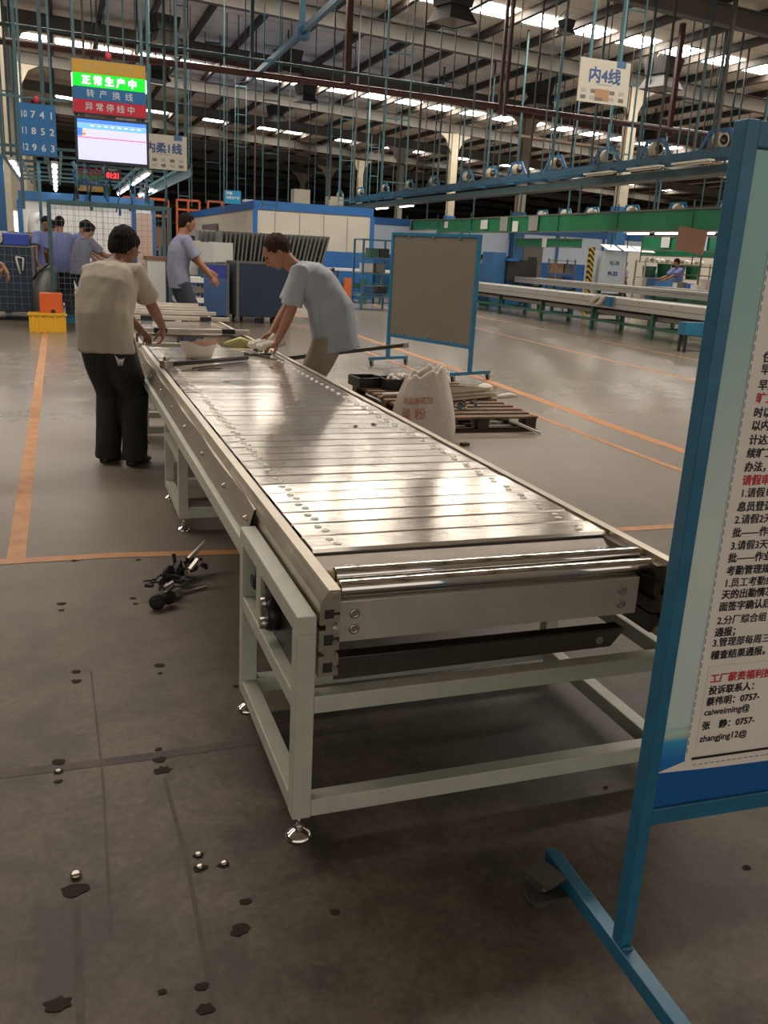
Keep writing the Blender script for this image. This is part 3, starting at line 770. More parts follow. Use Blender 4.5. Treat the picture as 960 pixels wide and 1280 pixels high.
# aluminium profiles
for i in range(9):
    r_, c_ = divmod(i, 3)
    off = Vector((.0, c_ * .062 + r_ * .01, 0))
    a = Vector((3.05, 7.72, .158 + r_ * .034)) + off; b = Vector((4.17 + R.uniform(-.05, .04), 8.17, .158 + r_ * .034)) + off
    mb = MB(); dd = (b - a).normalized(); s = dd.cross(Vector((0, 0, 1))).normalized()
    mb.bar(a, b, .045, .004); mb.bar(a + Vector((0, 0, .012)) + s * .02, b + Vector((0, 0, .012)) + s * .02, .004, .026); mb.bar(a + Vector((0, 0, .012)) - s * .02, b + Vector((0, 0, .012)) - s * .02, .004, .026)
    o = mb.build('metal_profile', M_ALU, origin=a)
    tag(o, ['bottom', 'middle', 'top'][r_] + ' layer metal channel profile, %s one in the bundle on the pallet' % ['nearest', 'centre', 'farthest'][c_], 'profile', 'metal profiles bundled on the pallet')
wr_ = MB(); wr_.ellip((4.07, 8.22, .21), (.09, .10, .075), nu=12, nv=8); o = wr_.build('white_wrap', M_GLOVE, origin=(4.07, 8.22, .14)); tag(o, 'crumpled white wrap tied round the end of the metal profiles', 'wrap')
wr2 = MB(); wr2.tube([(4.1, 8.02, .17), (4.2, 8.10, .165), (4.33, 8.16, .165), (4.40, 8.13, .16)], [.02, .028, .03, .014], 8); o = wr2.build('white_rag', M_GLOVE, origin=(4.2, 8.1, .14)); tag(o, 'white rag trailing from the profile ends on the pallet edge', 'rag')
# black parts trays
def tray(x, y, a, lab, w=.34, d_=.26, h=.10, z=.139):
    t = thing('parts_tray', lab, 'tray', (x, y, z))
    m = rotz(a)
    def bx(c, s, nm, m_): MB().cbox(Vector((x, y, z)) + m @ Vector(c), s, m).build(nm, m_, t)
    bx((0, 0, .008), (w, d_, .015), 'tray_floor', M_BLKMET)
    for s in (-1, 1):
        bx((s * w / 2, 0, h / 2 + .004), (.012, d_, h), 'tray_side', M_BLKMET); bx((0, s * d_ / 2, h / 2 + .004), (w, .012, h), 'tray_side', M_BLKMET)
    return t
tray(3.03, 8.98, .1, 'left black parts tray at the far end of the pallet', .28, .3)
tray(3.33, 8.80, -.05, 'middle black parts tray holding clear film, on the pallet', .36, .3, .11)
tray(3.70, 8.92, -.35, 'right black parts tray tilted on the pallet', .42, .26, .09)
cf = MB()
for i in range(7): cf.ellip((3.24 + .03 * i + R.uniform(-.02, .02), 8.82 + R.uniform(-.05, .05), .24 + R.uniform(-.02, .03)), (.04, .03, .03), rotz(i), 7, 5)
o = cf.build('clear_film', M_GLOVE, origin=(3.3, 8.82, .16)); tag(o, 'crumpled pale film heaped in the middle black tray', 'film')
for i, (x, y) in enumerate(((3.42, 8.86), (3.50, 8.80), (3.60, 8.9))):
    o = MB().bar((x, y, .17), (x + .12, y + .05, .29), .035, .03).build('black_bracket', M_BLACK, origin=(x, y, .16)); tag(o, 'black metal bracket sticking out of the trays, %s' % ['left one', 'middle one', 'right one'][i], 'bracket', 'brackets in the trays')
o = MB().tube([(2.98, 8.30, .155), (3.15, 8.27, .158), (3.32, 8.30, .155)], [.02, .026, .02], 8).build('white_glove_roll', M_GLOVE, origin=(3.15, 8.3, .139)); tag(o, 'rolled white glove lying on the pallet boards left of the sack', 'glove')
jk = thing('clamp_scrap', 'tangle of small dark fittings on the pallet right of the sack', 'scrap', (3.45, 7.55, .138))
for i in range(16):
    a = Vector((3.33 + R.uniform(0, .38), 7.42 + R.uniform(0, .3), .155 + R.uniform(0, .05))); v = Vector((R.uniform(-1, 1), R.uniform(-1, 1), R.uniform(-.2, .5))).normalized() * R.uniform(.04, .10)
    MB().bar(a, a + v, .022, .016).build('fitting', [M_BLKMET, M_TEALD, M_BOLT][i % 3], jk)
# the sack
sk = MB(); n = 40; prof = [(.0, .80), (.03, 1.0), (.12, 1.03), (.25, .98), (.36, .88), (.46, .76), (.53, .66), (.575, .62), (.60, .56)]
rings = []
for k, (h, sc) in enumerate(prof):
    rg = []
    for j in range(n):
        a = 2 * PI * j / n
        fold = 1 + .03 * math.sin(a * 5 + h * 3) + .045 * max(0, h - .1) * math.sin(a * 9 + 2) + .05 * noise.noise(Vector((math.cos(a) * 2, math.sin(a) * 2, h * 6)))
        x = 2.80 + .275 * sc * math.cos(a) * fold - .05 * h; y = 6.72 + .20 * sc * math.sin(a) * fold
        z = h + (.05 * (math.cos(a) + .25) + .018 * math.sin(a * 7) + .012 * math.sin(a * 13 + 1) if h > .5 else .025 * (math.cos(a)) * (h / .5))
        rg.append((x, y, max(z, 0.001)))
    rings.append(rg)
for k in range(4):
    h = .58 - .05 * k; rings.append([(2.80 - .05 * h + (x - 2.77) * (.86 - .05 * k), 6.72 + (y - 6.72) * (.86 - .05 * k), z - .05 * (k + .4)) for x, y, z in rings[len(prof) - 1]])
vs = [p for rg in rings for p in rg]; fs = []
for i in range(len(rings) - 1):
    for j in range(n): fs.append((i * n + j, i * n + (j + 1) % n, (i + 1) * n + (j + 1) % n, (i + 1) * n + j))
sk.add(vs, fs, True); sk.add([vs[j] for j in range(n)], [tuple(range(n))])
sack = thing('woven_sack', 'off white woven plastic sack with faded red printing, standing beside the conveyor', 'sack', (2.80, 6.72, 0))
sb = sk.build('sack_body', M_SACK, sack)
sb.modifiers.new('sub', 'SUBSURF').levels = 1; sb.modifiers['sub'].render_levels = 1
def wrap_text(body, size, u0, z0, bold=.001):
    """red printing laid on the sack's curved front"""
    c = bpy.data.curves.new('t', 'FONT'); c.body = body; c.size = size; c.offset = bold; c.resolution_u = 2
    o = bpy.data.objects.new('t', c); me = bpy.data.meshes.new_from_object(o)
    bm = bmesh.new(); bm.from_mesh(me); bmesh.ops.subdivide_edges(bm, edges=[e for e in bm.edges if e.calc_length() > .02], cuts=2)
    bmesh.ops.triangulate(bm, faces=bm.faces)
    for v in bm.verts:
        u, z = u0 + v.co.x, z0 + v.co.y
        a = -PI * .5 + u / .27 - .55
        # profile radius at this height
        for (h0, s0), (h1, s1) in zip(prof, prof[1:]):
            if h0 <= z <= h1: sc = s0 + (s1 - s0) * (z - h0) / (h1 - h0)
        fold = 1 + .03 * math.sin(a * 5 + z * 3) + .045 * max(0, z - .1) * math.sin(a * 9 + 2) + .05 * noise.noise(Vector((math.cos(a) * 2, math.sin(a) * 2, z * 6)))
        v.co = Vector((2.80 + (.275 * sc * fold + .008) * math.cos(a) - .05 * z, 6.72 + (.20 * sc * fold + .008) * math.sin(a), z + .025 * math.cos(a) * (z / .5)))
    bm.to_mesh(me); bm.free(); me.materials.clear(); me.materials.append(M_RED)
    r = bpy.data.objects.new('red_print', me); COL.objects.link(r); r.parent = sb; r.location = -WL[sack.name]
    bpy.data.objects.remove(o)
wrap_text('高强泡花剂', .060, -.15, .37)
wrap_text('碱 粉', .100, -.14, .25, .001)
o = MB().cbox((3.12, 6.60, .012), (.07, .05, .024), rotz(.4)).build('wood_chip', M_WOODD, origin=(3.12, 6.6, 0)); tag(o, 'small dark block on the floor at the foot of the sack', 'block')

# ------------------------------------------------------------------ scrap casters on the floor at left
sc_ = thing('scrap_chain_wheels', 'heap of black and bright chain links and brackets on the floor at left', 'scrap', (.44, 3.85, 0))
R2 = random.Random(5)
for i in range(34):
    t_ = i / 34; c = Vector((.33 + .24 * t_, 3.70 + .30 * t_, .02)) + Vector((R2.uniform(-.05, .05), R2.uniform(-.05, .05), R2.uniform(.0, .07)))
    v = Vector((R2.uniform(-1, 1), R2.uniform(-1, 1), R2.uniform(-.4, .8))).normalized() * R2.uniform(.025, .06)
    b_ = c + v; b_.z = max(b_.z, .012)
    MB().bar(c, b_, R2.uniform(.012, .03), R2.uniform(.006, .016)).build('bracket', [M_BLACK, M_BLKMET, M_BLACK, M_BOLT][i % 4], sc_)
for i, (x, y, z, rr) in enumerate(((.325, 3.60, .035, .034), (.375, 3.63, .04, .032), (.40, 3.86, .06, .04), (.46, 3.93, .06, .035), (.52, 3.98, .055, .035))):
    mb = MB(); mb.lathe([(rr * .5, -.012), (rr, -.010), (rr, .010), (rr * .5, .012)], (0, 0, 0), 'Y', 16); m = rotz(.5 * i) 
    mb.v = [tuple(m @ Vector(v) + Vector((x, y, z))) for v in mb.v]; mb.build('wheel', M_BLKMET if i % 2 else M_BLACK, sc_)
MB().tube([(.35, 3.66, .02), (.40, 3.72, .03), (.47, 3.76, .012), (.56, 3.80, .01)], .007, 6).build('rod', M_BOLT, sc_)
MB().bar((.50, 3.95, .09), (.60, 4.08, .13), .012, .02).build('rod', M_BOLT, sc_)

# ------------------------------------------------------------------ things lying on the slats
ZT = .7015
bowl = thing('parts_bowl', 'white cloth lined bowl with a brown torn inside, standing on the slats', 'bowl', (.93, 6.62, ZT))
bm_ = MB(); n = 28; L_ = [(.0, .060), (.002, .085), (.05, .108), (.10, .125), (.112, .128)]
vs = []
for h, r_ in L_:
    for j in range(n):
        a = 2 * PI * j / n; zz = h + (.016 * math.sin(a * 2 + .6) + .006 * math.sin(a * 5) if h > .09 else 0)
        vs.append((.93 + r_ * 1.05 * math.cos(a), 6.62 + r_ * math.sin(a), ZT + zz))
for h, r_ in [(.105, .118), (.05, .09), (.02, .05)]:
    for j in range(n):
        a = 2 * PI * j / n; zz = h + (.016 * math.sin(a * 2 + .6) + .006 * math.sin(a * 5) if h > .09 else 0)
        vs.append((.93 + r_ * 1.05 * math.cos(a), 6.62 + r_ * math.sin(a), ZT + zz))
fo = [(i * n + j, i * n + (j + 1) % n, (i + 1) * n + (j + 1) % n, (i + 1) * n + j) for i in range(4) for j in range(n)]
bm_.add(vs[:5 * n], fo, True).build('bowl_shell', M_GLOVE, bowl)
bi = MB(); vi = vs[4 * n:]; bi.add(vi, [(i * n + j, i * n + (j + 1) % n, (i + 1) * n + (j + 1) % n, (i + 1) * n + j) for i in range(3) for j in range(n)] + [tuple(3 * n + j for j in range(n))], True)
bi.build('brown_lining', M_CARD, bowl)
bb = thing('breaker_bar', 'black breaker bar with a bright square head lying across the slats', 'tool', (.65, 6.03, ZT))
MB().tube([(.66, 6.03, .727), (1.255, 6.44, .727)], [.0155, .0165], 10).build('handle', M_BLACK, bb)
hd = MB(); hd.cbox((.635, 6.015, .728), (.07, .055, .05), rotz(.6)); hd.cbox((.635, 6.015, .764), (.03, .03, .028), rotz(.6)); hd.build('socket_head', M_BOLT, bb, bev=.004)
MB().tube([(.80, 5.98, ZT + .008), (1.20, 6.31, ZT + .008)], .005, 6).build('pin', M_BLKMET, origin=(.8, 5.98, ZT)); tag(COL.objects[-1], 'thin dark rod lying just below the breaker bar', 'rod')
w1 = MB(); w1.tube([(.83, 5.93, ZT + .005), (.90, 5.965, ZT + .005), (.99, 5.99, ZT + .005), (1.0, 5.98, ZT + .005)], .0045, 6)
tag(w1.build('hex_key', M_BLKMET, origin=(.9, 5.96, ZT)), 'small bent hex key lying on the slats', 'hex key')
wn = thing('wrench', 'steel wrench lying near the right edge of the slats', 'wrench', (1.42, 6.75, ZT))
MB().bar((1.33, 6.93, ZT + .006), (1.48, 6.62, ZT + .006), .022, .008).build('wrench_shaft', M_BLKMET, wn)
for x, y in ((1.325, 6.945), (1.485, 6.61)): MB().lathe([(.024, 0), (.024, .010)], (x, y, ZT + .001), n=12).build('wrench_jaw', M_BOLT, wn)
tag(MB().bar((1.30, 6.80, ZT + .007), (1.52, 6.84, ZT + .007), .014, .012).build('screwdriver', M_BLKMET, origin=(1.4, 6.8, ZT)), 'short dark bar crossing the wrench', 'bar')
nut = thing('nut_pile', 'little heap of nuts and chain links near the right edge of the slats', 'nuts', (1.52, 7.05, ZT))
for i in range(12): MB().lathe([(.012, 0), (.012, .012)], (1.50 + R.uniform(-.07, .06), 7.08 + R.uniform(-.08, .06), ZT + .001 + (i % 2) * .012), n=6).build('nut', [M_BOLT, M_BLKMET][i % 2], nut)
tag(MB().tube([(1.28, 7.62, ZT), (1.42, 7.60, ZT + .012), (1.55, 7.62, ZT + .004)], [.01, .05, .012], 8, squash=.25).build('yellow_glove', mat('yellow_cloth', (.62, .55, .25), .8), origin=(1.42, 7.6, ZT)), 'crumpled yellowish glove on the conveyor end beside the standing man in pale blue', 'glove')
ob = MB().bar((1.645, 7.365, .60), (3.33, 8.73, .60), .034, .034).build('side_bar', M_BLKMET, conv, label='long dark square bar sticking out to the right')
MB().bar((3.31, 8.715, .60), (3.40, 8.79, .60), .058, .054).build('end_socket', M_BOLT, ob, bev=.004)
for i, (x, y) in enumerate(((.93, 5.42), (1.30, 3.98), (1.405, 4.02), (1.36, 6.1))):
    tag(MB().cbox((x, y, ZT + .002), (.035 - .004 * i, .012, .003), rotz(i)).build('metal_chip', M_BLACK, origin=(x, y, ZT)), 'tiny dark metal chip on the slats, %s' % ['left of the middle', 'middle of the near half', 'right of the near half', 'close to the wrench'][i], 'chip', 'chips on the slats')

# ------------------------------------------------------------------ hangers from the roof
LAD = [[6.83, 19.0, 2.87, 0.54], [5.17, 33.0, 2.88, 0.5], [5.23, 24.0, 2.46, 0.39], [9.06, 30.0, 3.04, 0.4], [9.96, 24.0, 3.39, 0.41], [10.37, 16.0, 3.5, 0.49], [1.24, 20.0, 3.06, 0.3], [-0.86, 22.0, 3.03, 0.13], [15.66, 28.0, 4.42, 0.32], [15.01, 20.3, 4.16, 0.27], [7.43, 40.0, 2.92, 0.46], [15.72, 33.0, 4.36, 0.31], [9.88, 36.0, 3.07, 0.48], [3.54, 28.0, 2.72, 0.32], [20.69, 34.4, 5.18, 0.39], [14.1, 42.0, 3.62, 0.38]]
RODS = [[-0.53, 17.0, 2.82], [-0.13, 17.0, 2.66], [0.54, 17.0, 4.27], [1.88, 20.5, 2.71], [2.58, 24.0, 2.42], [2.63, 22.0, 3.14], [4.04, 30.0, 2.64], [4.38, 26.0, 2.46], [6.04, 30.0, 2.67], [6.67, 28.0, 2.75], [6.27, 22.0, 2.7], [8.12, 26.0, 2.87], [6.5, 20.0, 2.71], [8.26, 24.0, 2.94], [8.51, 22.0, 3.04], [13.42, 34.0, 3.89], [9.02, 20.0, 3.13], [12.2, 26.0, 3.74], [8.79, 18.0, 3.11], [15.05, 30.0, 4.31], [11.62, 22.0, 3.61], [9.26, 17.0, 3.21], [9.5, 17.0, 3.35], [13.99, 24.0, 4.07], [12.38, 20.0, 3.77], [16.34, 24.0, 4.45], [12.66, 18.0, 3.83], [21.78, 30.0, 5.57], [16.89, 22.0, 4.54], [12.61, 16.0, 3.86], [1.13, 22.0, 5.22], [0.04, 24.0, 3.16], [0.55, 25.5, 6.08], [1.94, 24.0, 5.55], [7.8, 34.4, 2.88], [9.91, 38.0, 3.12], [10.75, 30.0, 3.33], [15.71, 36.0, 4.2], [19.68, 38.0, 4.97], [17.82, 28.0, 4.61], [16.05, 20.5, 4.51]]
def side_word(X, Y):
    px = 480 + 1107 * (X * rt.x + Y * rt.y) / (X * fw.x + Y * fw.y)
    return px
def where(X, Y, z):
    px = side_word(X, Y)
    h = 'far left' if px < 130 else 'left' if px < 290 else 'left of centre' if px < 430 else 'centre' if px < 560 else 'right of centre' if px < 700 else 'right' if px < 830 else 'far right'
    return h
ORD = ['first', 'second', 'third', 'fourth', 'fifth', 'sixth', 'seventh', 'eighth', 'ninth', 'tenth', 'eleventh', 'twelfth', 'thirteenth', 'fourteenth', 'fifteenth', 'sixteenth', 'seventeenth', 'eighteenth', 'nineteenth', 'twentieth']
def ordered(lst):
    """rank of every entry from the left as seen from the aisle"""
    q = sorted(range(len(lst)), key=lambda i: side_word(lst[i][0], lst[i][1]))
    r_ = [0] * len(lst)
    for k, i in enumerate(q): r_[i] = k
    return r_
TENS = {2: 'twenty', 3: 'thirty', 4: 'forty'}
def nth(k):
    k += 1
    if k <= 20: return ORD[k - 1]
    t_, u_ = divmod(k, 10)
    return {2: 'twentieth', 3: 'thirtieth', 4: 'fortieth'}[t_] if u_ == 0 else TENS[t_] + '-' + ORD[u_ - 1]
rk = ordered(LAD)
for i, (X, Y, zb, w) in enumerate(LAD):
    near_sky = min(abs(Y - 24.3), abs(Y - 38.9)) < 3
    t = thing('ladder_hanger', 'ladder shaped teal steel hanger dropping from the roof, %s from the left' % nth(rk[i]), 'hanger', (X, Y, zb), 'ladder shaped hangers from the roof')
    w = max(w, .25); zt = RZ(X) - .02; m = M_TEAL if i % 3 != 1 else M_TEALD; hw = w / 2
    for s in (-1, 1): MB().box(X + s * hw - .014, X + s * hw + .014, Y - .014, Y + .014, zb, zt - s * hw * .05).build('upright', m, t)
    z = zb + .1
    while z < zt - .1:
        MB().box(X - hw, X + hw, Y - .015, Y + .015, z, z + .025).build('rung', m, t); z += 1.25
    MB().box(X - hw, X + hw, Y - .02, Y + .02, zt - .32, zt - .26).build('rung', m, t)
rk = ordered(RODS)
for i, (X, Y, zb) in enumerate(RODS):
    r_ = (.011, .015, .020)[i % 3] if i not in (1, 29) else .032
    m = (M_TEALD, M_TEALD, M_LAMPBODY)[i % 3]
    o = MB().box(X - r_, X + r_, Y - r_, Y + r_, zb, RZ(X) - .02).build('hanger_rod', m, origin=(X, Y, zb))
    tag(o, 'thin dark steel hanger rod reaching up to the roof, %s from the left' % nth(rk[i]), 'rod', 'single hanger rods from the roof')
for X, Y, zb, r_, lab in ((6.58, 21.9, 5.30, .07, 'thick dark red post dropping to the pipe, left of centre'), (10.55, 21.82, 5.0, .04, 'dark red post dropping past the pipe, left of a close pair'), (10.78, 21.98, 5.0, .04, 'dark red post dropping past the pipe, right of a close pair'), (15.7, 21.9, 4.95, .06, 'dark red post dropping past the pipe, near the right hand white sign')):
    o = MB().box(X - r_, X + r_, Y - r_, Y + r_, zb, RZ(X) - .06).build('red_post', M_REDPIPE, origin=(X, Y, zb)); tag(o, lab, 'post')
bsr = thing('blue_roof_rail', 'slanting pale blue rail with a drop post near the top centre', 'rail', (4.5, 19, 5.4))
MB().bar((4.5, 14.0, 5.50), (4.5, 23.0, 5.34), .09, .11).build('rail', M_TEALP, bsr); MB().box(4.45, 4.55, 18.0, 18.1, 5.42, RZ(4.5) - .02).build('drop_post', M_TEALP, bsr); MB().box(4.38, 4.62, 17.9, 18.2, 5.3, 5.56).build('joint_plate', M_BLUE, bsr)
MB().box(4.46, 4.54, 22.8, 22.88, 5.36, RZ(4.5) - .02).build('drop_post', M_TEALD, bsr)
# high bay lamps under the roof
HB = [[3.09, 28.41, 7.3, 1], [3.48, 34.71, 7.3, 1], [7.2, 30.61, 7.3, 1], [9.37, 41.97, 7.3, .9], [9.18, 36.0, 7.3, .9], [12.3, 21.99, 7.25, .45], [16.75, 24.05, 7.0, 1.15], [15.84, 29.73, 7.1, 1.0], [17.62, 56.99, 7.1, 1], [9.21, 22.06, 7.4, 1.1], [21.7, 55.71, 7.0, 1], [21.97, 31.64, 6.7, 1.1], [8.14, 44.31, 7.3, .9]]
rk = ordered(HB)
for i, (X, Y, z, s) in enumerate(HB):
    t = thing('high_bay_lamp', 'dark boxy unlit high bay lamp under the roof, %s from the left' % nth(rk[i]), 'lamp', (X, Y, z), 'unlit high bay lamps under the roof')
    def frus(z0, z1, a, b, nm, m, rzz=.3, inner=False):
        mb = MB(); mm = rotz(rzz)
        vs = [Vector((X, Y, 0)) + mm @ Vector((sx * q, sy * q, zz)) for zz, q in ((z0, a), (z1, b)) for sx, sy in ((-1, -1), (1, -1), (1, 1), (-1, 1))]
        f = [(0, 1, 5, 4), (1, 2, 6, 5), (2, 3, 7, 6), (3, 0, 4, 7), (4, 5, 6, 7)] + ([] if inner else [(3, 2, 1, 0)])
        mb.add(vs, f); return mb.build(nm, m, t)
    frus(z - .1 * s, z + .28 * s, .30 * s, .36 * s, 'housing', M_LAMPBODY)
    frus(z - .42 * s, z - .1 * s, .40 * s, .25 * s, 'hood', M_LAMPBODY, inner=True)
    frus(z - .40 * s, z - .12 * s, .37 * s, .2 * s, 'reflector', M_REFL, inner=True)
    MB().box(X - .02, X + .02, Y - .02, Y + .02, z + .28 * s, RZ(X) - .02).build('drop_rod', M_LAMPBODY, t)
    MB().bar((X - .25, Y, z + .3 * s), (X - .02, Y, min(z + .8 * s, RZ(X) - .03)), .02, .02).build('stay', M_REFL, t)

# ------------------------------------------------------------------ signs hanging over the lines
M_LEDOFF = mat('amber_lamp_panel', (.42, .24, .03), .4)
M_LEDON = mat('lit_green_panel', (.0, .62, .02), .4, emit=.8)
M_LEDTXT = mat('lit_white_characters', (.9, 1, .9), .4, emit=2.6)
M_SIGNB = mat('sign_blue', (.012, .10, .26), .45)
M_SIGNR = mat('sign_red', (.38, .01, .03), .45)
M_GREYTXT = mat('dull_white_letters', (.42, .46, .50), .5)
M_AMBTXT = mat('dull_amber_letters', (.40, .30, .12), .5)
Y = 14.0
an = thing('status_light_sign', 'hanging four band status sign, its green band lit, above the monitor', 'sign', (.775, Y, 3.17))
MB().box(.275, 1.265, Y, Y + .14, 3.16, 3.85).build('sign_case', M_SHEETGREY, an)
bands = [(3.675, 3.84, M_LEDOFF, M_AMBTXT, '新产品试产', .105), (3.505, 3.672, M_LEDON, M_LEDTXT, '正常生产中', .12), (3.34, 3.502, M_SIGNB, M_GREYTXT, '转产换线', .11), (3.17, 3.337, M_SIGNR, M_GREYTXT, '异常停线中', .11)]
for z0, z1, m, mt, s, sz in bands:
    b = MB().box(.285, 1.255, Y - .012, Y, z0, z1).build('sign_band', m, an)
    text('  '.join(s) if len(s) < 5 else ' '.join(s), sz, mt, b, (.77, Y - .014, (z0 + z1) / 2 - sz * .36), bold=.004 if m is M_LEDON else .001, align='CENTER')
for x in (.278, 1.262): MB().box(x - .006, x + .006, Y - .014, Y - .002, 3.49, 3.66).build('lit_edge', M_LEDTXT, an)
MB().lathe([(.035, 0), (.04, .02), (.04, .09), (.02, .11)], (.77, Y + .07, 3.87), n=12).build('beacon', M_SIGNR, an)
for x in (.32, 1.22): MB().box(x - .02, x + .02, Y + .10, Y + .14, 3.1, RZ(x) - .02).build('support_post', M_TEALD, an)
mo = thing('hanging_monitor', 'black framed monitor showing a white table under a blue header', 'monitor', (.79, Y, 2.52))
MB().box(.288, 1.285, Y - .03, Y + .05, 2.515, 3.12).build('bezel', M_BLACK, mo, bev=.006)
scr = MB().box(.322, 1.250, Y - .034, Y - .030, 2.555, 3.085).build('screen', mat('screen_lilac', (.50, .52, .92), .3, emit=.72), mo)
def sflat(x0, x1, z0, z1, m, nm, k=1): return MB().box(x0, x1, Y - .034 - .0015 * k, Y - .034, z0, z1).build(nm, m, scr)
MSB = mat('screen_blue', (.05, .20, .85), .3, emit=.75); MSB2 = mat('screen_mid_blue', (.14, .38, .95), .3, emit=.9)
sflat(.322, 1.25, 3.035, 3.085, MSB, 'title_bar'); sflat(.322, 1.25, 2.965, 3.028, MSB2, 'header_row'); sflat(.322, .39, 2.865, 2.965, MSB, 'index_cells')
sflat(.39, .43, 2.862, 2.955, mat('screen_amber', (.75, .5, .2), .3, emit=.8), 'amber_cell'); sflat(.39, .43, 2.885, 2.90, mat('screen_red', (.8, .02, .02), .3, emit=.8), 'red_cell', 2)
sflat(.322, 1.25, 2.846, 2.855, MATS['screen_red'], 'red_line', 2)
for i in range(8): sflat(.50 + .09 * i, .545 + .09 * i, 3.0, 3.008, M_LEDTXT, 'header_mark', 2)
MB().box(.70, .84, Y - .0, Y + .06, 3.12, 3.16).build('mount', M_BLACK, mo)
for i in range(3): MB().box(.36 + i * .38, .42 + i * .38, Y - .01, Y + .03, 3.122, 3.155).build('mount_clip', M_BLKMET, mo)
nb = thing('number_board', 'blue number board with white numerals in three rows, hanging at far left', 'sign', (-.19, Y, 2.57))
MB().box(-.425, .045, Y, Y + .03, 2.565, 3.22).build('board', M_SIGNB, nb)
for z, s in ((3.04, ('10', '7', '4', '1')), (2.83, ('11', '8', '5', '2')), (2.62, ('12', '9', '6', '3'))):
    for k, q in enumerate(s): text(q, .125, M_GREYTXT, nb, (-.365 + .118 * k, Y - .002, z), bold=.002, align='CENTER', sx=.7 if len(q) > 1 else 1)
MB().lathe([(.03, 0), (.035, .02), (.035, .07), (.015, .09)], (-.19, Y + .02, 3.23), n=12).build('beacon', M_SIGNR, nb)
for x in (-.38, .0): MB().box(x - .015, x + .015, Y + .03, Y + .05, 2.6, RZ(x) - .02).build('support_post', M_TEALD, nb)
MB().bar((-3, Y + .06, 3.33), (.24, Y + .06, 3.29), .03, .03).build('cross_bar', M_TEALD, nb)
# white line signs
def line_sign(X0, X1, Y, z0, z1, s, sz, lab, tilt=0.0, nm='line_sign'):
    t = thing(nm, lab, 'sign', ((X0 + X1) / 2, Y, z0))
    w = X1 - X0; h = z1 - z0
    MB().box(X0, X1, Y, Y + .02, z0, z1).build('sign_panel', mat('sign_white', (.50, .47, .40), .5), t)
    text(s, sz, mat('sign_letter_blue', (.03, .085, .22), .5), t, (X0 + w * .5, Y - .002, z0 + h * .50), bold=.006, align='CENTER')
    MB().box(X0 + w * .72, X0 + w * .90, Y - .004, Y, z1 - h * .14, z1 + .01).build('corner_badge', mat('badge_blue', (.05, .13, .26), .5), t)
    gk = mat('sign_grey_print', (.14, .13, .12), .6); gp = mat('sign_pale_print', (.36, .34, .31), .6)
    MB().box(X0 + w * .34, X0 + w * .66, Y - .003, Y, z0 + h * .42, z0 + h * .445).build('small_print', gp, t)
    if 'tan' in lab:
        ph = MB().box(X0 + w * .34, X0 + w * .62, Y - .004, Y, z0 + h * .06, z0 + h * .33).build('photo_print', mat('print_tan', (.36, .21, .11), .5), t)
        MB().box(X0 + w * .34, X0 + w * .50, Y - .006, Y - .004, z0 + h * .065, z0 + h * .13).build('dark_patch', gk, ph)
    for k in range(5):
        for j in range(2):
            if .33 < (.06 + .19 * k) < .60 and 'tan' in lab: continue
            x = X0 + w * (.06 + .19 * k); z = z0 + h * (.07 + .15 * j)
            MB().box(x, x + w * .10, Y - .003, Y, z, z + h * .09).build('product_print', gp if (k + j) % 2 else gk, t)
    for x in (X0 + w * .2, X0 + w * .8): MB().box(x - .02, x + .02, Y + .02, Y + .06, z1 - .1, RZ(x) - .02).build('support_post', M_TEAL, t)
    return t
line_sign(8.16, 9.12, 14.0, 4.09, 4.75, '内4线', .25, 'white hanging sign with blue characters and tan picture, at upper right')
line_sign(1.50, 2.34, 18.0, 2.80, 3.40, '内柔1线', .19, 'white hanging sign with blue characters, half behind the monitor')
bs = thing('blue_area_sign', 'small bright blue sign with white characters above the office cabin', 'sign', (5.33, 30, 2.85))
MB().box(5.08, 5.60, 30, 30.03, 2.80, 3.20).build('sign_panel', mat('sign_cyan', (.01, .22, .42), .5), bs)
text('外协', .10, M_PAPER, bs, (5.12, 29.995, 3.08), bold=.002); text('内柔生产区', .085, M_PAPER, bs, (5.34, 29.995, 2.95), bold=.002, align='CENTER')
for x in (5.15, 5.5): MB().box(x - .015, x + .015, 30.03, 30.05, 3.1, RZ(x) - .02).build('support_post', M_TEALD, bs)
ck = thing('led_clock', 'black clock with red glowing digits hanging under the monitor', 'clock', (.89, 16, 2.43))
MB().box(.76, 1.02, 16, 16.05, 2.42, 2.62).build('clock_case', M_BLACK, ck)
text('01:21', .115, mat('red_digits', (1, .03, .05), .4, emit=2.5), ck, (.89, 15.995, 2.46), bold=.003, align='CENTER', sx=.8)
text('安全生产', .035, M_GREYTXT, ck, (.89, 15.995, 2.57), align='CENTER')
MB().box(.88, .90, 16.02, 16.04, 2.6, RZ(.9) - .02).build('support_post', M_TEALD, ck)
cs = thing('far_status_sign', 'small far status sign of red, green, blue and yellow bands below the monitor', 'sign', (.77, 24, 2.6))
for k, (c, nm) in enumerate(((M_LEDOFF, 'yellow'), (M_SIGNB, 'blue'), (mat('dim_green', (.02, .16, .05), .5), 'green'), (M_SIGNR, 'red'))):
    b = MB().box(.50, 1.10, 24, 24.1, 2.60 + .13 * k, 2.725 + .13 * k).build('sign_band', c, cs)
    text('正常生产中', .07, M_GREYTXT, b, (.80, 23.99, 2.635 + .13 * k), align='CENTER')
for x in (.52, 1.08): MB().box(x - .02, x + .02, 24.1, 24.14, 2.6, RZ(x) - .02).build('support_post', M_TEALD, cs)

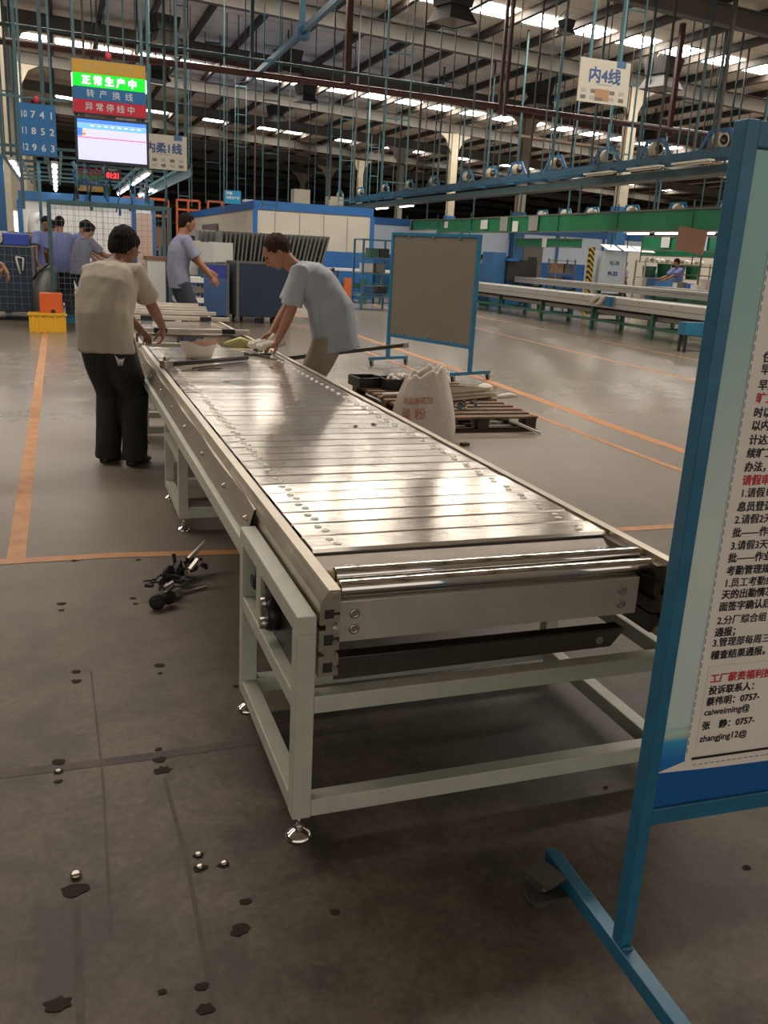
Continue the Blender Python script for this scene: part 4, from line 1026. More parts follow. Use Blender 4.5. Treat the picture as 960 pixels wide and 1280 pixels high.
# ------------------------------------------------------------------ overhead service lines on the left
ov = thing('left_service_line', 'teal steel service frame with cable runs above the left assembly line', 'overhead frame', (.8, 18.2, 2.6))
for x, z in ((-.86, 2.86), (-.62, 2.95), (2.36, 2.92), (1.86, 3.0), (1.62, 2.95), (.12, 2.95), (-.12, 2.95)):
    MB().bar((x, 18.2, z), (x, 28.8, z), .05, .06).build('long_rail', M_TEAL if x > 0 else M_TEALD, ov)
for k in range(7):
    y = 18.3 + 1.7 * k
    MB().bar((-.9, y, 3.02), (2.4, y, 3.02), .05, .05).build('cross_rail', M_TEALD, ov)
    if k % 2 == 0:
        for x in (-.86, 2.36): MB().box(x - .025, x + .025, y - .02, y + .02, 2.9, RZ(x) - .02).build('drop_rod', M_TEALD, ov)
for k in range(18):
    y = 18.6 + .3 * k + R.uniform(-.15, .15); x = R.choice((.35, .6, 1.3, 1.62, 2.0, .9)) + R.uniform(-.1, .1); l = R.uniform(.25, .9)
    MB().tube([(x, y, 3.0), (x + .05, y, 3.0 - l * .5), (x + R.uniform(-.05, .1), y, 3.0 - l)], .018, 5).build('air_hose', (M_TEAL, M_BLUE, M_BLKMET)[k % 3], ov)
    MB().cbox((x + .04, y, 3.0 - l), (.06, .06, .16)).build('hanging_tool', (M_BLKMET, M_BLUE, M_GREENP)[k % 3], ov)
MB().bar((2.43, 18.0, 2.83), (2.45, 28.8, 2.83), .02, .22).build('side_tray', M_TEALD, ov)
def tube_light(x, y0, y1, z, lit, lab, grp, parent_z=None, wid=.07):
    t = thing('tube_light', lab, 'light', (x, (y0 + y1) / 2, z), grp)
    MB().box(x - wid * .9, x + wid * .9, y0, y1, z, z + .05).build('fixture', M_WHITE, t)
    MB().tube([(x, y0 + .02, z - .02), (x, y1 - .02, z - .02)], .026, 8).build('tube', M_TUBE if lit else M_TUBEOFF, t)
    for y in (y0 + .2, y1 - .2): MB().box(x - .008, x + .008, y - .008, y + .008, z + .05, (parent_z or z + .1)).build('hanger_wire', M_BLKMET, t)
n_ = 0
for x, ys_, lab in ((-.74, (18.7, 20.2, 21.7), 'leftmost row'), (.0, (18.8, 20.5, 22.2, 24.0, 26.0, 28.0), 'row above the work table'), (1.74, (19.2, 20.8, 22.4, 24.0, 25.8, 27.6), 'row right of the monitor'), (2.34, (24.8, 27.6), 'outermost right row')):
    for k, y in enumerate(ys_):
        tube_light(x, y, y + 1.2, 2.80, True, 'lit tube light over the left line, %s, %s nearest' % (lab, ORD[k]), 'lit tubes over the left line', 2.93)
# blue posts and panels at the left edge
for i, (X, Y_, w, z0, z1, m, lab) in enumerate(((-.99, 19.5, .14, 0, 2.95, M_BLUE, 'broad blue post at the left edge of the hall'), (-.50, 16.2, .05, 1.9, 2.9, M_TEALD, 'teal blue upright hanging left of the number board'), (-.30, 20.0, .06, 0, 2.9, M_TEAL, 'slim teal post left of the mesh cage'), (1.95, 26.0, .12, 0, 3.0, M_BLUE, 'blue post behind the mesh cage'))):
    o = MB().box(X - w / 2, X + w / 2, Y_ - .05, Y_ + .05, z0, z1 if i != 1 else RZ(X)-.02).build('steel_post', m, origin=(X, Y_, z0)); tag(o, lab, 'post')
tl = thing('window_light', 'narrow bright white upright lamp panel at the left edge', 'light', (-1.05, 30.5, 1.0))
MB().box(-1.30, -1.08, 28.5, 28.56, .95, 2.1).build('lit_panel', mat('lit_white_panel', (.9, .95, 1), .5, emit=3.0), tl); MB().box(-1.33, -1.05, 28.56, 28.62, 0, 2.15).build('housing', M_WHITE, tl)

# ------------------------------------------------------------------ left white cabin and orange racks behind
def cabin(name, lab, X0, X1, Y0, Y1, h, wallm, band=None, framem=M_BLUE, posts=()):
    t = thing(name, lab, 'cabin', ((X0 + X1) / 2, Y0, 0))
    MB().box(X0, X1, Y0, Y0 + .06, 0, h).build('front_wall', wallm, t)
    MB().box(X0, X0 + .06, Y0 + .06, Y1, 0, h).build('side_wall', wallm, t)
    MB().box(X1 - .06, X1, Y0 + .06, Y1, 0, h).build('side_wall', wallm, t)
    MB().box(X0 - .03, X1 + .03, Y0 - .03, Y1, h, h + .04).build('roof_panel', framem, t)
    MB().box(X0 - .02, X1 + .02, Y0 - .03, Y0, h - .22, h).build('fascia', framem, t)
    MB().box(X0 - .03, X0, Y0, Y1, h - .22, h).build('fascia', framem, t)
    for x in (X0,) + tuple(posts) + (X1,): MB().box(x - .07, x + .07, Y0 - .035, Y0 - .001, 0, h - .22).build('frame_post', framem, t)
    if band: MB().box(X0, X1, Y0 - .02, Y0 - .001, 0, band).build('blue_dado', M_BLUEBAND, t)
    return t
c1 = cabin('white_cabin', 'white walled cabin with blue edging behind the group of workers', -1.0, 2.75, 29.0, 34.0, 2.68, M_WHITE, framem=M_BLUE)
for x in (-.2, .5, 1.3, 2.0): MB().box(x - .012, x + .012, 28.99, 28.999, 0, 2.4).build('panel_joint', M_BEIGEP, c1)
MB().box(.62, 1.0, 28.96, 28.99, 1.0, 1.7).build('notice', M_BEIGEP, c1)
MB().box(2.2, 2.7, 28.9, 28.95, .8, 2.3).build('warm_panel', mat('peach_panel', (.42, .30, .24), .6), c1)
o = MB().tube([(-.62, 27.0, 0), (-.62, 27.0, 1.75), (-.60, 27.0, 1.95), (-.42, 27.0, 2.0)], [.16, .15, .14, .12], 12).build('white_duct', M_WHITE, origin=(-.6, 27, 0)); tag(o, 'white bent air duct standing in front of the white cabin', 'duct')
for i, (x0, x1, y, z0, z1) in enumerate(((2.6, 4.4, 40, 2.55, 3.2), (7.2, 8.6, 47.5, 3.1, 3.6), (5.6, 6.7, 47, 3.1, 3.55))):
    t = thing('orange_rack', 'orange steel rack frame far behind, %s' % ['left of the man at the cage', 'above the office cabin roof', 'between the other two'][i], 'rack', ((x0 + x1) / 2, y, 0))
    for x in (x0, (x0 + x1) / 2, x1): MB().box(x - .05, x + .05, y - .05, y + .05, 0, z1 + .6 * (i == 0 and x == (x0 + x1) / 2)).build('upright', M_ORANGEP, t)
    for z in (1.2, z0, z1): MB().box(x0, x1, y - .06, y - .02, z - .05, z + .05).build('beam', M_ORANGEP, t)
    for k in range(3): MB().box(x0 + .1 + k * (x1 - x0) / 3, x0 + (k + .85) * (x1 - x0) / 3, y, y + .6, 1.3, 2.1).build('load', (M_BLUE, M_NAVY, M_CARD)[k], t)

# ------------------------------------------------------------------ office cabin at the centre
c2 = cabin('office_cabin', 'beige office cabin with blue edging and blue dado behind the metal sheets', 5.86, 9.75, 29.0, 45.0, 2.87, M_BEIGEP, framem=M_BLUEBAND)
MB().box(7.8, 9.75, 28.98, 28.999, 0, 1.5).build('blue_dado', M_BLUEBAND, c2)
MB().box(5.0 + .8, 5.86 - .031, 36, 40, .9, 2.3).build('purple_poster', mat('purple_grey_poster', (.12, .095, .12), .5), c2)
for k, x in enumerate((6.5, 7.3, 8.1, 8.9)): MB().box(x - .01, x + .01, 28.985, 28.999, 1.5, 2.6).build('panel_joint', M_GIRT, c2)
MB().box(7.15, 8.2, 28.95, 28.99, 1.55, 1.9).build('grey_window', M_SHEETGREY, c2)
MB().box(6.1, 6.9, 28.96, 28.99, 1.62, 1.95).build('notice', M_PAPER, c2)
for i, (x, y, w, h) in enumerate(((7.6, 31, .55, .55), (8.6, 30.2, .5, .35), (6.3, 33, .35, .2))):
    o = MB().box(x, x + w, y, y + .5, 2.911, 2.911 + h).build('roof_box', M_CREAM if i != 2 else M_WHITE, origin=(x, y, 2.91)); tag(o, ['cream ventilation box on the cabin roof', 'low cream box near the right end of the cabin roof', 'small white box on the left part of the cabin roof'][i], 'box')
# bluish wall behind the right hand lines
c3 = thing('right_partition', 'bluish white partition with bright blue dado behind the right hand lines', 'partition', (17, 34, 0))
MB().box(10.8, 26, 34, 34.08, 0, 2.75).build('partition_wall', M_BLUEWHITE, c3)
MB().box(10.8, 26, 33.96, 33.999, 0, 1.5).build('blue_dado', M_BLUEBAND, c3)
MB().box(10.8, 26, 33.95, 33.999, 2.6, 2.85).build('fascia', M_BLUEBAND, c3)
for x in (13, 15.2, 17.4, 19.6, 21.8): MB().box(x - .05, x + .05, 33.93, 33.959, 0, 2.6).build('frame_post', M_BLUEBAND if x > 14 else M_BLUEWHITE, c3)
dr = MB().box(18.0, 18.9, 33.90, 33.93, 0, 2.2).build('grey_door', M_RAFTER, c3); MB().box(18.25, 18.65, 33.89, 33.90, 1.2, 1.7).build('door_window', M_BLACK, dr)

# ------------------------------------------------------------------ right hand lines: overhead fan rail
M_RAILB = mat('rail_blue', (.018, .085, .15), .45)
fr = thing('fan_rail', 'long blue overhead rail carrying fans along the right hand line', 'overhead rail', (13, 14, 3.6))
MB().bar((13, 13.2, 3.87), (13, 46, 3.87), .08, .19).build('top_rail', M_RAILB, fr)
MB().bar((13.55, 13.2, 3.85), (13.55, 46, 3.85), .07, .10).build('top_rail', M_RAILB, fr)
MB().bar((13.3, 13.2, 3.58), (13.3, 46, 3.58), .42, .16).build('air_duct', M_TEALD, fr)
MB().bar((13.3, 13.2, 3.485), (13.3, 46, 3.485), .46, .02).build('duct_tray', M_RAFTER, fr)
for k in range(16):
    y = 14.2 + 2.05 * k
    MB().box(12.95, 13.6, y - .03, y + .03, 3.79, 3.86).build('cross_tie', M_TEALP, fr)
    MB().box(12.975, 13.025, y + .9, y + .95, 3.93, RZ(13) - .02).build('drop_rod', M_TEALD, fr)
FY = [14.6, 16.4, 18.6, 20.6, 23.1, 25.4, 27.2, 29.0, 31.9, 34.4, 37.3, 40.6, 43.9]
for i, y in enumerate(FY):
    t = thing('ceiling_fan_unit', 'cream fan in a slanted blue bracket on the right hand overhead rail, %s nearest' % ORD[i], 'fan', (13.05, y, 3.94), 'fans on the overhead rail')
    mb = MB(); mb.bar((13.0, y - .62, 3.95), (13.0, y - .30, 4.30), .09, .035, (1, 0, 0)); mb.bar((13.0, y - .32, 4.30), (13.0, y + .30, 4.30), .09, .03, (1, 0, 0)); mb.bar((13.0, y + .30, 4.30), (13.0, y + .58, 3.95), .09, .035, (1, 0, 0))
    mb.build('bracket', M_BLUE if i < 6 else M_TEALP, t)
    fanm = MB().lathe([(.08, -.12), (.155, -.10), (.17, -.03), (.17, .06), (.12, .11), (.05, .12)], (13.05, y + .02, 4.13), 'Y', 20).build('fan_shroud', M_CREAM, t)
    MB().lathe([(.0, -.125), (.10, -.122), (.10, -.118)], (13.05, y + .02, 4.13), 'Y', 16).build('fan_grille', M_BLKMET, fanm)
    MB().cbox((13.05, y + .22, 4.08), (.16, .2, .2)).build('motor', M_TEALD, t)
for i, y in enumerate((14.4, 16.3, 18.0, 19.9)):
    t = thing('tube_light', 'unlit slanting tube light under the blue fan rail, %s nearest' % ORD[i], 'light', (12.8, y, 3.72), 'unlit tubes under the fan rail')
    MB().box(12.74, 12.90, y, y + 1.25, 3.70, 3.74).build('reflector', M_TUBEOFF, t)
    MB().tube([(12.82, y + .03, 3.68), (12.82, y + 1.22, 3.68)], .02, 8).build('tube', M_TUBEOFF, t)
    for q in (.2, 1.0): MB().box(12.81, 12.95, y + q, y + q + .02, 3.74, 3.81).build('hanger_wire', M_TEALD, t)
for i, y in enumerate((34.3, 37.3)):
    tube_light(13.2, y, y + 1.5, 3.40, True, 'lit tube light under the far end of the fan rail, %s one' % ['nearer', 'farther'][i], 'lit tubes under the fan rail', 3.475, .06)
# green canopy strips
def green_strip(X, y0, y1, z0, z1, lab, papers=(), seg=3.1):
    t = thing('green_canopy_strip', lab, 'canopy', (X, y0, z0))
    n = max(1, round((y1 - y0) / seg)); l = (y1 - y0) / n
    for k in range(n):
        a, b = y0 + l * k + .01, y0 + l * (k + 1) - .01
        mb = MB(); m = 6
        vs = []
        for q in range(m + 1):
            y = a + (b - a) * q / m; wv = .015 * math.sin(q * 1.7 + k)
            vs += [(X + wv, y, z0 + .012 * math.sin(q + k)), (X + wv, y, z1), (X + wv + .02, y, z0 + .012 * math.sin(q + k)), (X + wv + .02, y, z1)]
        f = []
        for q in range(m):
            c = q * 4; f += [(c, c + 1, c + 5, c + 4), (c + 2, c + 6, c + 7, c + 3), (c + 1, c + 3, c + 7, c + 5), (c, c + 4, c + 6, c + 2)]
        f += [(0, 2, 3, 1), (m * 4, m * 4 + 1, m * 4 + 3, m * 4 + 2)]
        mb.add(vs, f).build('green_board', M_GREEN, t)
        MB().box(X - .03, X - .012, b - .01, b + .03, z0 - .25, z1 + .2).build('strap', M_GREENP, t)
    MB().box(X - .025, X + .03, y0, y1, z1, z1 + .035).build('edge_rail', M_RAFTER, t)
    MB().box(X - .025, X + .03, y0, y1, z0 - .03, z0).build('edge_rail', M_RAFTER, t)
    for y, w, h, dz, m in papers:
        MB().box(X - .045, X - .035, y, y + w, z1 - dz - h, z1 - dz).build('hung_paper', m, t)
    k = y0 + 1.0
    while k < y1: 
        MB().box(X - .02, X + .02, k, k + .04, z1 + .03, 3.5 if X < 14 else RZ(X) - .02).build('drop_rod', M_TEALD, t); k += 3.3
    return t
GP = mat('greyed_poster', (.26, .26, .25), .6)
g1 = green_strip(13.0, 14.0, 31.2, 2.35, 2.77, 'long green canopy strip over the nearest right hand line, nearer half', [(22.6 + 1.1, .55, .40, .0, GP), (25.6, .5, .42, -.02, GP), (24.9, .35, .3, .12, PM and M_PAPER), (27.0, .5, .28, .05, M_PAPER), (30.2, .3, .22, .05, M_PAPER)])
g2 = green_strip(13.0, 31.3, 46.5, 2.47, 2.80, 'far end of the green canopy strip, starting above the display board', [(33.8, .7, .33, 0, GP), (37.5, .6, .33, 0, GP), (40.0, .5, .2, .05, M_PAPER)])
g3 = green_strip(15.2, 24.9, 29.2, 2.02, 2.24, 'short lower green canopy strip above the dark bench', [(27.0, .3, .3, -.05, M_PAPER)])
g4 = green_strip(17.2, 17.0, 24.6, 2.05, 2.42, 'green canopy strip over the second right hand line', [(18.4, .45, .38, -.02, M_BLUEWHITE), (19.4, .5, .38, -.02, M_BLUEWHITE), (21.5, .45, .38, -.02, M_BLUEWHITE), (23.2, .4, .30, 0, M_PAPER)])
g5 = green_strip(18.6, 18.4, 26.6, 1.92, 2.10, 'lowest green canopy strip, behind the second one', [(20.2, .4, .22, .05, M_BLUEWHITE)])
bc = MB().cbox((12.93, 16.75, 2.13), (.03, .95, .5), Matrix.Rotation(.12, 3, 'X')).build('brown_card', M_CARD, origin=(12.93, 16.75, 2.1)); tag(bc, 'brown card sheet hanging below the green canopy near the blue stand', 'card')
for i, y in enumerate((16.3, 17.6, 18.9, 20.3, 21.8, 23.2)):
    tube_light(16.4, y, y + 1.1, 2.50, True, 'lit tube light under the green canopy at right, %s nearest' % ORD[i], 'lit tubes under the right green canopy', 2.9, .16)
lr = thing('light_rail', 'dark rail carrying the lit tubes under the right green canopy', 'rail', (16.4, 15.8, 2.93))
MB().bar((16.4, 15.8, 2.93), (16.4, 26.5, 2.93), .05, .06).build('rail_bar', M_TEALD, lr)
for y in (16, 21, 26): MB().box(16.385, 16.415, y, y + .03, 2.96, RZ(16.4) - .02).build('drop_rod', M_TEALD, lr)
for i, (y, z) in enumerate(((18.9, 3.0), (20.8, 3.0), (22.9, 3.0), (25.0, 3.0), (26.6, 3.0), (28.1, 3.0))):
    t = thing('ceiling_fan_unit', 'small cream fan in a blue bracket behind the green canopy, %s nearest' % ORD[i], 'fan', (15.5, y, 2.9), 'fans behind the green canopy')
    mb = MB(); mb.bar((15.5, y - .5, 2.88), (15.5, y - .28, 3.18), .07, .03, (1, 0, 0)); mb.bar((15.5, y - .3, 3.18), (15.5, y + .3, 3.18), .07, .03, (1, 0, 0)); mb.bar((15.5, y + .28, 3.18), (15.5, y + .5, 2.88), .07, .03, (1, 0, 0))
    mb.build('bracket', M_TEALP, t)
    MB().lathe([(.08, -.10), (.15, -.08), (.15, .06), (.06, .10)], (15.5, y, 3.03), 'Y', 14).build('fan_shroud', M_CREAM, t)
MB().bar((15.5, 17, 2.85), (15.5, 30, 2.85), .06, .06).build('fan_rail_bar', M_TEALP, g3)

# ------------------------------------------------------------------ right hand slat lines
def line_conveyor(X0, X1, y0, y1, zt, zb, legs, lab, nm='assembly_conveyor'):
    t = thing(nm, lab, 'conveyor', ((X0 + X1) / 2, y0, 0))
    MB().box(X0, X0 + .05, y0, y1, zb, zt).build('side_rail', mat('far_aluminium', (.52, .50, .46), .4, .6), t)
    MB().box(X0 - .006, X0, y0, y1, zb + .10, zb + .12).build('rail_groove', M_GIRT, t)
    MB().box(X1 - .05, X1, y0, y1, zb, zt).build('side_rail', MATS['far_aluminium'], t)
    y = y0
    ms = None; k = 0
    while y < y1 - .2:
        if ms is None:
            mm = MB().box(0, X1 - X0 - .12, 0, .29, 0, .02).mesh('belt_slat'); mm.materials.append(mat('far_belt_steel', (.62, .60, .57), .35, .5)); ms = mm
        o = bpy.data.objects.new('belt_slat', ms); COL.objects.link(o); o.parent = t; o.location = Vector((X0 + .06, y, zt - .03)) - WL[t.name]; o.rotation_euler = (R.uniform(-.004, .004), 0, 0)
        y += .30; k += 1
    for i, ly in enumerate(legs):
        for x in (X0 + .04, X1 - .10): MB().box(x, x + .08, ly, ly + .08, .0, zb).build('leg', M_GREENP, t)
        MB().box(X0 + .12, X1 - .10, ly + .01, ly + .07, .20, .26).build('cross_brace', M_GREENP, t)
        MB().box(X0 + .12, X1 - .10, ly + .01, ly + .07, zb - .16, zb - .08).build('cross_brace', M_GREENP, t)
    for a, b in zip(legs, legs[1:]):
        MB().box(X0 + .05, X0 + .11, a + .08, b, .22, .28).build('long_brace', M_GREENP, t)
    y = y0 + .4
    while y < y1:
        MB().lathe([(.012, 0), (.012, -.012)], (X0, y, zt - .05), 'X', 6).build('rail_bolt', M_BLKMET, t); y += 1.15
    return t
lc1 = line_conveyor(12.0, 13.0, 12.0, 33.0, .80, .56, [12.6, 14.2, 16.5, 18.9, 21.4, 23.9, 26.4, 29.0, 31.6], 'nearest long silver slat conveyor on green legs, running away at right')
MB().box(12.15, 12.9, 12, 33, .42, .5).build('return_tray', M_GIRT, lc1)
lc2 = line_conveyor(14.1, 14.95, 14.0, 27.0, 1.02, .84, [14.5, 17.0, 19.5, 22.0, 24.5, 26.6], 'second silver slat conveyor behind the nearest one, ending at a dark box')
gl = thing('cotton_gloves', 'pair of white gloves with a blue clip hung over the near conveyor rail', 'gloves', (11.99, 18.3, .6))
MB().tube([(12.05, 18.35, .81), (11.96, 18.38, .80), (11.95, 18.45, .66), (11.94, 18.62, .62)], [.05, .06, .07, .03], 8).build('glove', M_GLOVE, gl)
MB().tube([(12.05, 18.62, .81), (11.96, 18.66, .80), (11.95, 18.74, .70), (11.94, 18.86, .66)], [.05, .06, .06, .03], 8).build('glove', M_GLOVE, gl)
MB().box(11.90, 12.06, 18.02, 18.22, .60, .82).build('blue_clip', M_TEALP, gl)
dbx = thing('dark_equipment_box', 'dark box with blue frame at the far end of the second conveyor', 'machine', (14.4, 27.4, 0))
MB().box(13.9, 15.0, 27.2, 28.2, .85, 1.55).build('dark_body', M_BLACK, dbx); MB().box(13.95, 14.95, 27.25, 28.1, 0, .85).build('base_frame', M_BLUE, dbx)
MB().box(13.4, 13.88, 27.3, 28.1, 0, 1.75).build('blue_cabinet', M_BLUE, dbx); MB().box(13.85, 14.25, 27.1, 27.3, 1.5, 1.58).build('blue_ledge', M_BLUEBAND, dbx)
for i, (x0, x1, y, z0, z1, m, lab) in enumerate(((11.05, 11.75, 14.35, .33, .56, M_TEALP, 'blue metal toolbox on legs under the near edge of the right conveyor'), (11.75, 12.5, 14.05, .30, .42, M_BLKMET, 'black crate on legs beside the blue toolbox'))):
    t = thing('low_stand', lab, 'stand', ((x0 + x1) / 2, y, 0)); x0 -= .0
    MB().box(x0, x1, y - .25, y - .02, z0, z1).build('crate', m, t)
    for x in (x0 + .04, x1 - .08):
        for yy in (y - .24, y - .07): MB().box(x, x + .04, yy, yy + .04, 0, z0).build('leg', M_BLKMET, t)
cb_ = thing('white_cabinet', 'tall white cabinet with small dark lettering between the right hand lines', 'cabinet', (16.6, 25.0, 0))
MB().box(16.15, 16.95, 25.0, 26.1, .05, 1.95).build('cabinet_body', mat('cabinet_white', (.60, .66, .72), .4), cb_)
MB().box(16.96, 16.99, 25.0, 26.1, .05, 1.95).build('cabinet_side', M_BEIGEP, cb_)
text('RJ-28', .16, MATS['sign_letter_blue'], cb_, (16.35, 24.995, 1.55), bold=.004); text('M-33', .17, MATS['sign_letter_blue'], cb_, (16.32, 24.995, 1.22), bold=.01)
for i, (x, w) in enumerate(((16.1, .5), (16.7, .5), (17.3, .6))):
    o = MB().cbox((x + .2, 24.95, 2.06), (w, .5, .02), Matrix.Rotation(.35, 3, 'X')).build('white_sheet', mat('bright_white_sheet', (.8, .8, .82), .4), origin=(x, 24.95, 2.0)); tag(o, 'tilted white sheet above the white cabinet, %s' % ['left one', 'middle one', 'right one'][i], 'sheet', 'tilted white sheets')
    MB().box(x + .19, x + .21, 24.95, 24.97, 2.06, RZ(x) - .02).build('hanger_wire', M_BLKMET, o)
o = MB().box(15.75, 15.9, 25.2, 25.35, 0, 2.05).build('hazard_post', M_HAZ, origin=(0, 25, 0)); tag(o, 'yellow and black striped post beside the white cabinet', 'post')
def shelf(X0, X1, Y0, D, zs, m, lab, loads=()):
    t = thing('storage_rack', lab, 'rack', ((X0 + X1) / 2, Y0, 0))
    for x in (X0, X1):
        for y in (Y0, Y0 + D): MB().box(x - .02, x + .02, y - .02, y + .02, 0, zs[-1] + .05).build('upright', m, t)
    for z in zs: 
        MB().box(X0, X1, Y0 - .015, Y0 + D, z - .02, z).build('shelf_board', m, t)
    return t
sh = shelf(17.4, 19.9, 24.6, .5, (.25, .75, 1.22, 1.70), M_CREAM, 'cream rack of dark green tubs behind the second conveyor')
kk = 0
for z in (1.225,):
    for x in (18.3, 18.85, 19.4):
        o = MB().lathe([(.19, 0), (.21, .28), (.225, .42), (.225, .44)], (x, 24.85, z), n=14).build('green_tub', M_GREEN, origin=(x, 24.85, z)); tag(o, 'dark green tub on the cream rack, %s' % ['left one', 'middle one', 'right one'][kk], 'tub', 'green tubs on the rack'); kk += 1
o = MB().lathe([(.19, 0), (.21, .22), (.225, .34)], (17.75, 24.85, 1.225), n=14).build('green_tub', M_GREENP, origin=(17.75, 24.85, 1.225)); tag(o, 'blackish green tub at the left end of the cream rack', 'tub')
for i in range(12):
    x = 17.6 + .19 * i; o = MB().ellip((x, 24.8, 1.76), (.08, .07, .06), nu=8, nv=6).build('wrapped_part', (M_PAPER, M_GIRT, M_WHITE)[i % 3], origin=(x, 24.8, 1.70)); tag(o, 'small wrapped part on the top shelf of the cream rack, %s from the left' % ORD[i], 'part', 'wrapped parts on the cream rack')
sh2 = shelf(15.03, 15.72, 26.0, .5, (.4, .8, 1.2, 1.6), M_RAFTER, 'small grey rack of boxes left of the striped post')
k = 0
for z in (.405, .805, 1.205):
    for x in (15.06, 15.39):
        o = MB().box(x, x + .28, 26.05, 26.45, z, z + .3).build('parts_box', (M_BLUETUB, M_CARD, M_SHEETGREY)[k % 3], origin=(x, 26, z)); tag(o, '%s box on the small grey rack, %s shelf' % (('blue', 'brown', 'grey')[k % 3], ['lowest', 'middle', 'top'][k // 2]), 'box', 'boxes on the small grey rack'); k += 1
wbn = thing('work_bench', 'long grey work bench with clutter behind the second conveyor', 'bench', (17.5, 18.0, 0))
MB().box(17.0, 18.0, 17.2, 23.8, .92, .98).build('bench_top', MATS['far_aluminium'], wbn)
MB().box(17.05, 17.1, 17.3, 23.7, .2, .75).build('green_skirt', M_GREENP, wbn)
for y in (17.3, 19.4, 21.5, 23.6):
    for x in (17.05, 17.9): MB().box(x, x + .05, y, y + .05, 0, .92).build('leg', M_GREENP, wbn)
for y in (17.4, 19.8, 22.6): MB().box(17.9, 17.94, y, y + .04, .98, 2.05).build('back_post', M_RAFTER, wbn)
for z in (1.35, 1.6): MB().box(17.9, 17.94, 17.3, 23.8, z, z + .03).build('back_rail', M_RAFTER, wbn)
for i in range(16):
    y = 17.4 + .39 * i; x = 17.3 + R.uniform(0, .4); h = R.uniform(.08, .3)
    o = MB().box(x, x + R.uniform(.12, .25), y, y + R.uniform(.15, .3), .981, .981 + h).build('bench_item', (M_WHITE, M_BLUETUB, M_SHEETGREY, M_PAPER, M_RED, M_BEIGEP)[i % 6], origin=(x, y, .981)); tag(o, '%s item on the long grey work bench, %s nearest' % (('white', 'blue', 'grey', 'pale', 'red', 'beige')[i % 6], ORD[i]), 'item', 'items on the grey work bench')
o = MB().box(19.0, 26.0, 28, 28.1, 0, 2.0).build('beige_screen', M_BEIGEP, origin=(22, 28, 0)); tag(o, 'beige screen wall behind the workers at far right', 'screen')
for i, (x, y) in enumerate(((17.35, 27.6), (13.3, 30.6), (14.15, 30.8), (19.9, 27.4))):
    o = MB().box(x, x + .7, y, y + .5, .4 if i != 0 else .0, 1.35).build('blue_crate_stack', M_BLUE if i else M_BLUETUB, origin=(x, y, 0)); tag(o, 'stack of blue crates %s' % ['beside the white cabinet', 'behind the dark machine box', 'right of the stack behind the dark box', 'in front of the beige screen'][i], 'crates')
    MB().box(x, x + .7, y, y + .5, .0, .4).build('base_crate', M_NAVY, o)

# ------------------------------------------------------------------ racks and bins in the middle distance
br = thing('open_blue_rack', 'open blue rack of thin bars standing left of the display board', 'rack', (8.6, 24.5, 0))
bx0, bx1, by0, by1 = 7.72, 8.62, 23.6, 24.4
for x in (bx0, bx1):
    for y in (by0, by1): MB().box(x - .025, x + .025, y - .025, y + .025, 0, 1.87).build('upright', M_TEALP, br)
for z in (.35, .42, .95, 1.35, 1.84):
    for y in (by0, by1): MB().box(bx0, bx1, y - .015, y + .015, z, z + .03).build('shelf_bar', M_TEALP, br)
    for x in (bx0, bx1): MB().box(x - .015, x + .015, by0, by1, z, z + .03).build('shelf_bar', M_TEALP, br)
for z in (.382, .982, 1.382): MB().box(bx0, bx1, by0, by1, z, z + .008).build('wire_shelf', M_SHEETGREY, br)
for i, (x, z, m, nm) in enumerate(((7.85, .99, M_WHITE, 'white'), (8.2, .99, M_SHEETGREY, 'grey'), (8.0, 1.39, M_GREENP, 'green'), (8.3, 1.39, M_BLKMET, 'black'), (7.9, .39, M_BLUE, 'blue'), (8.28, .39, M_BLKMET, 'dark'))):
    o = MB().cbox((x + .1, 24.0, z + .13), (.26, .4, .24)).build('rack_load', m, origin=(x, 24, z)); tag(o, '%s part lying on the open blue rack' % nm, 'part', 'loads on the open blue rack')
bn = thing('white_bench', 'white topped bench with green legs in front of the cabin dado', 'bench', (8.4, 27.0, 0))
MB().box(7.75, 12.0, 26.6, 27.4, .95, 1.02).build('bench_top', M_WHITE, bn)
for x in (7.9, 9.3, 10.7, 11.8):
    for y in (26.65, 27.3): MB().box(x, x + .06, y, y + .06, 0, .95).build('leg', M_GREENP, bn)
MB().box(7.8, 11.9, 26.7, 26.74, .45, .6).build('front_beam', M_GREENP, bn)
for i, (x, m) in enumerate(((8.1, M_ORANGEP), (8.6, M_GREENP), (9.6, M_BLUETUB))):
    o = MB().box(x, x + .2, 26.4, 26.55, .0, .75).build('waste_tub', m, origin=(x, 26.5, 0)); tag(o, '%s tub standing under the white bench front' % ['orange', 'green', 'blue'][i], 'tub')
# rack of leaning metal sheets
msr = thing('sheet_rack', 'wheeled rack holding a long row of leaning grey metal sheets', 'rack', (4.4, 19.8, 0))
MB().box(2.9, 5.75, 19.5, 20.4, .35, .42).build('rack_base', M_BLKMET, msr)
MB().box(3.0, 5.72, 19.55, 20.35, 1.05, 1.12).build('rack_shelf', M_BLKMET, msr)
for x in (2.92, 4.3, 5.68):
    for y in (19.5, 20.36): MB().box(x, x + .05, y, y + .05, .0, 1.15).build('rack_post', M_BLKMET, msr)
shm = MB().cbox((0, 0, .33), (.026, .80, .66)).box(-.02, .02, -.41, -.37, 0, .66).mesh('metal_sheet'); shm.materials.append(M_SHEETGREY)
k = 0
def msheet(x, y, z, a, sc=1.0):
    global k
    o = bpy.data.objects.new('metal_sheet', shm); COL.objects.link(o); o.location = (x, y, z); o.rotation_euler = (0, a, R.uniform(-.02, .02)); o.scale = (1, 1, sc)
    tag(o, 'grey metal sheet leaning in the long row, %s from the left' % nth(k), 'sheet', 'grey metal sheets in the rack'); k += 1
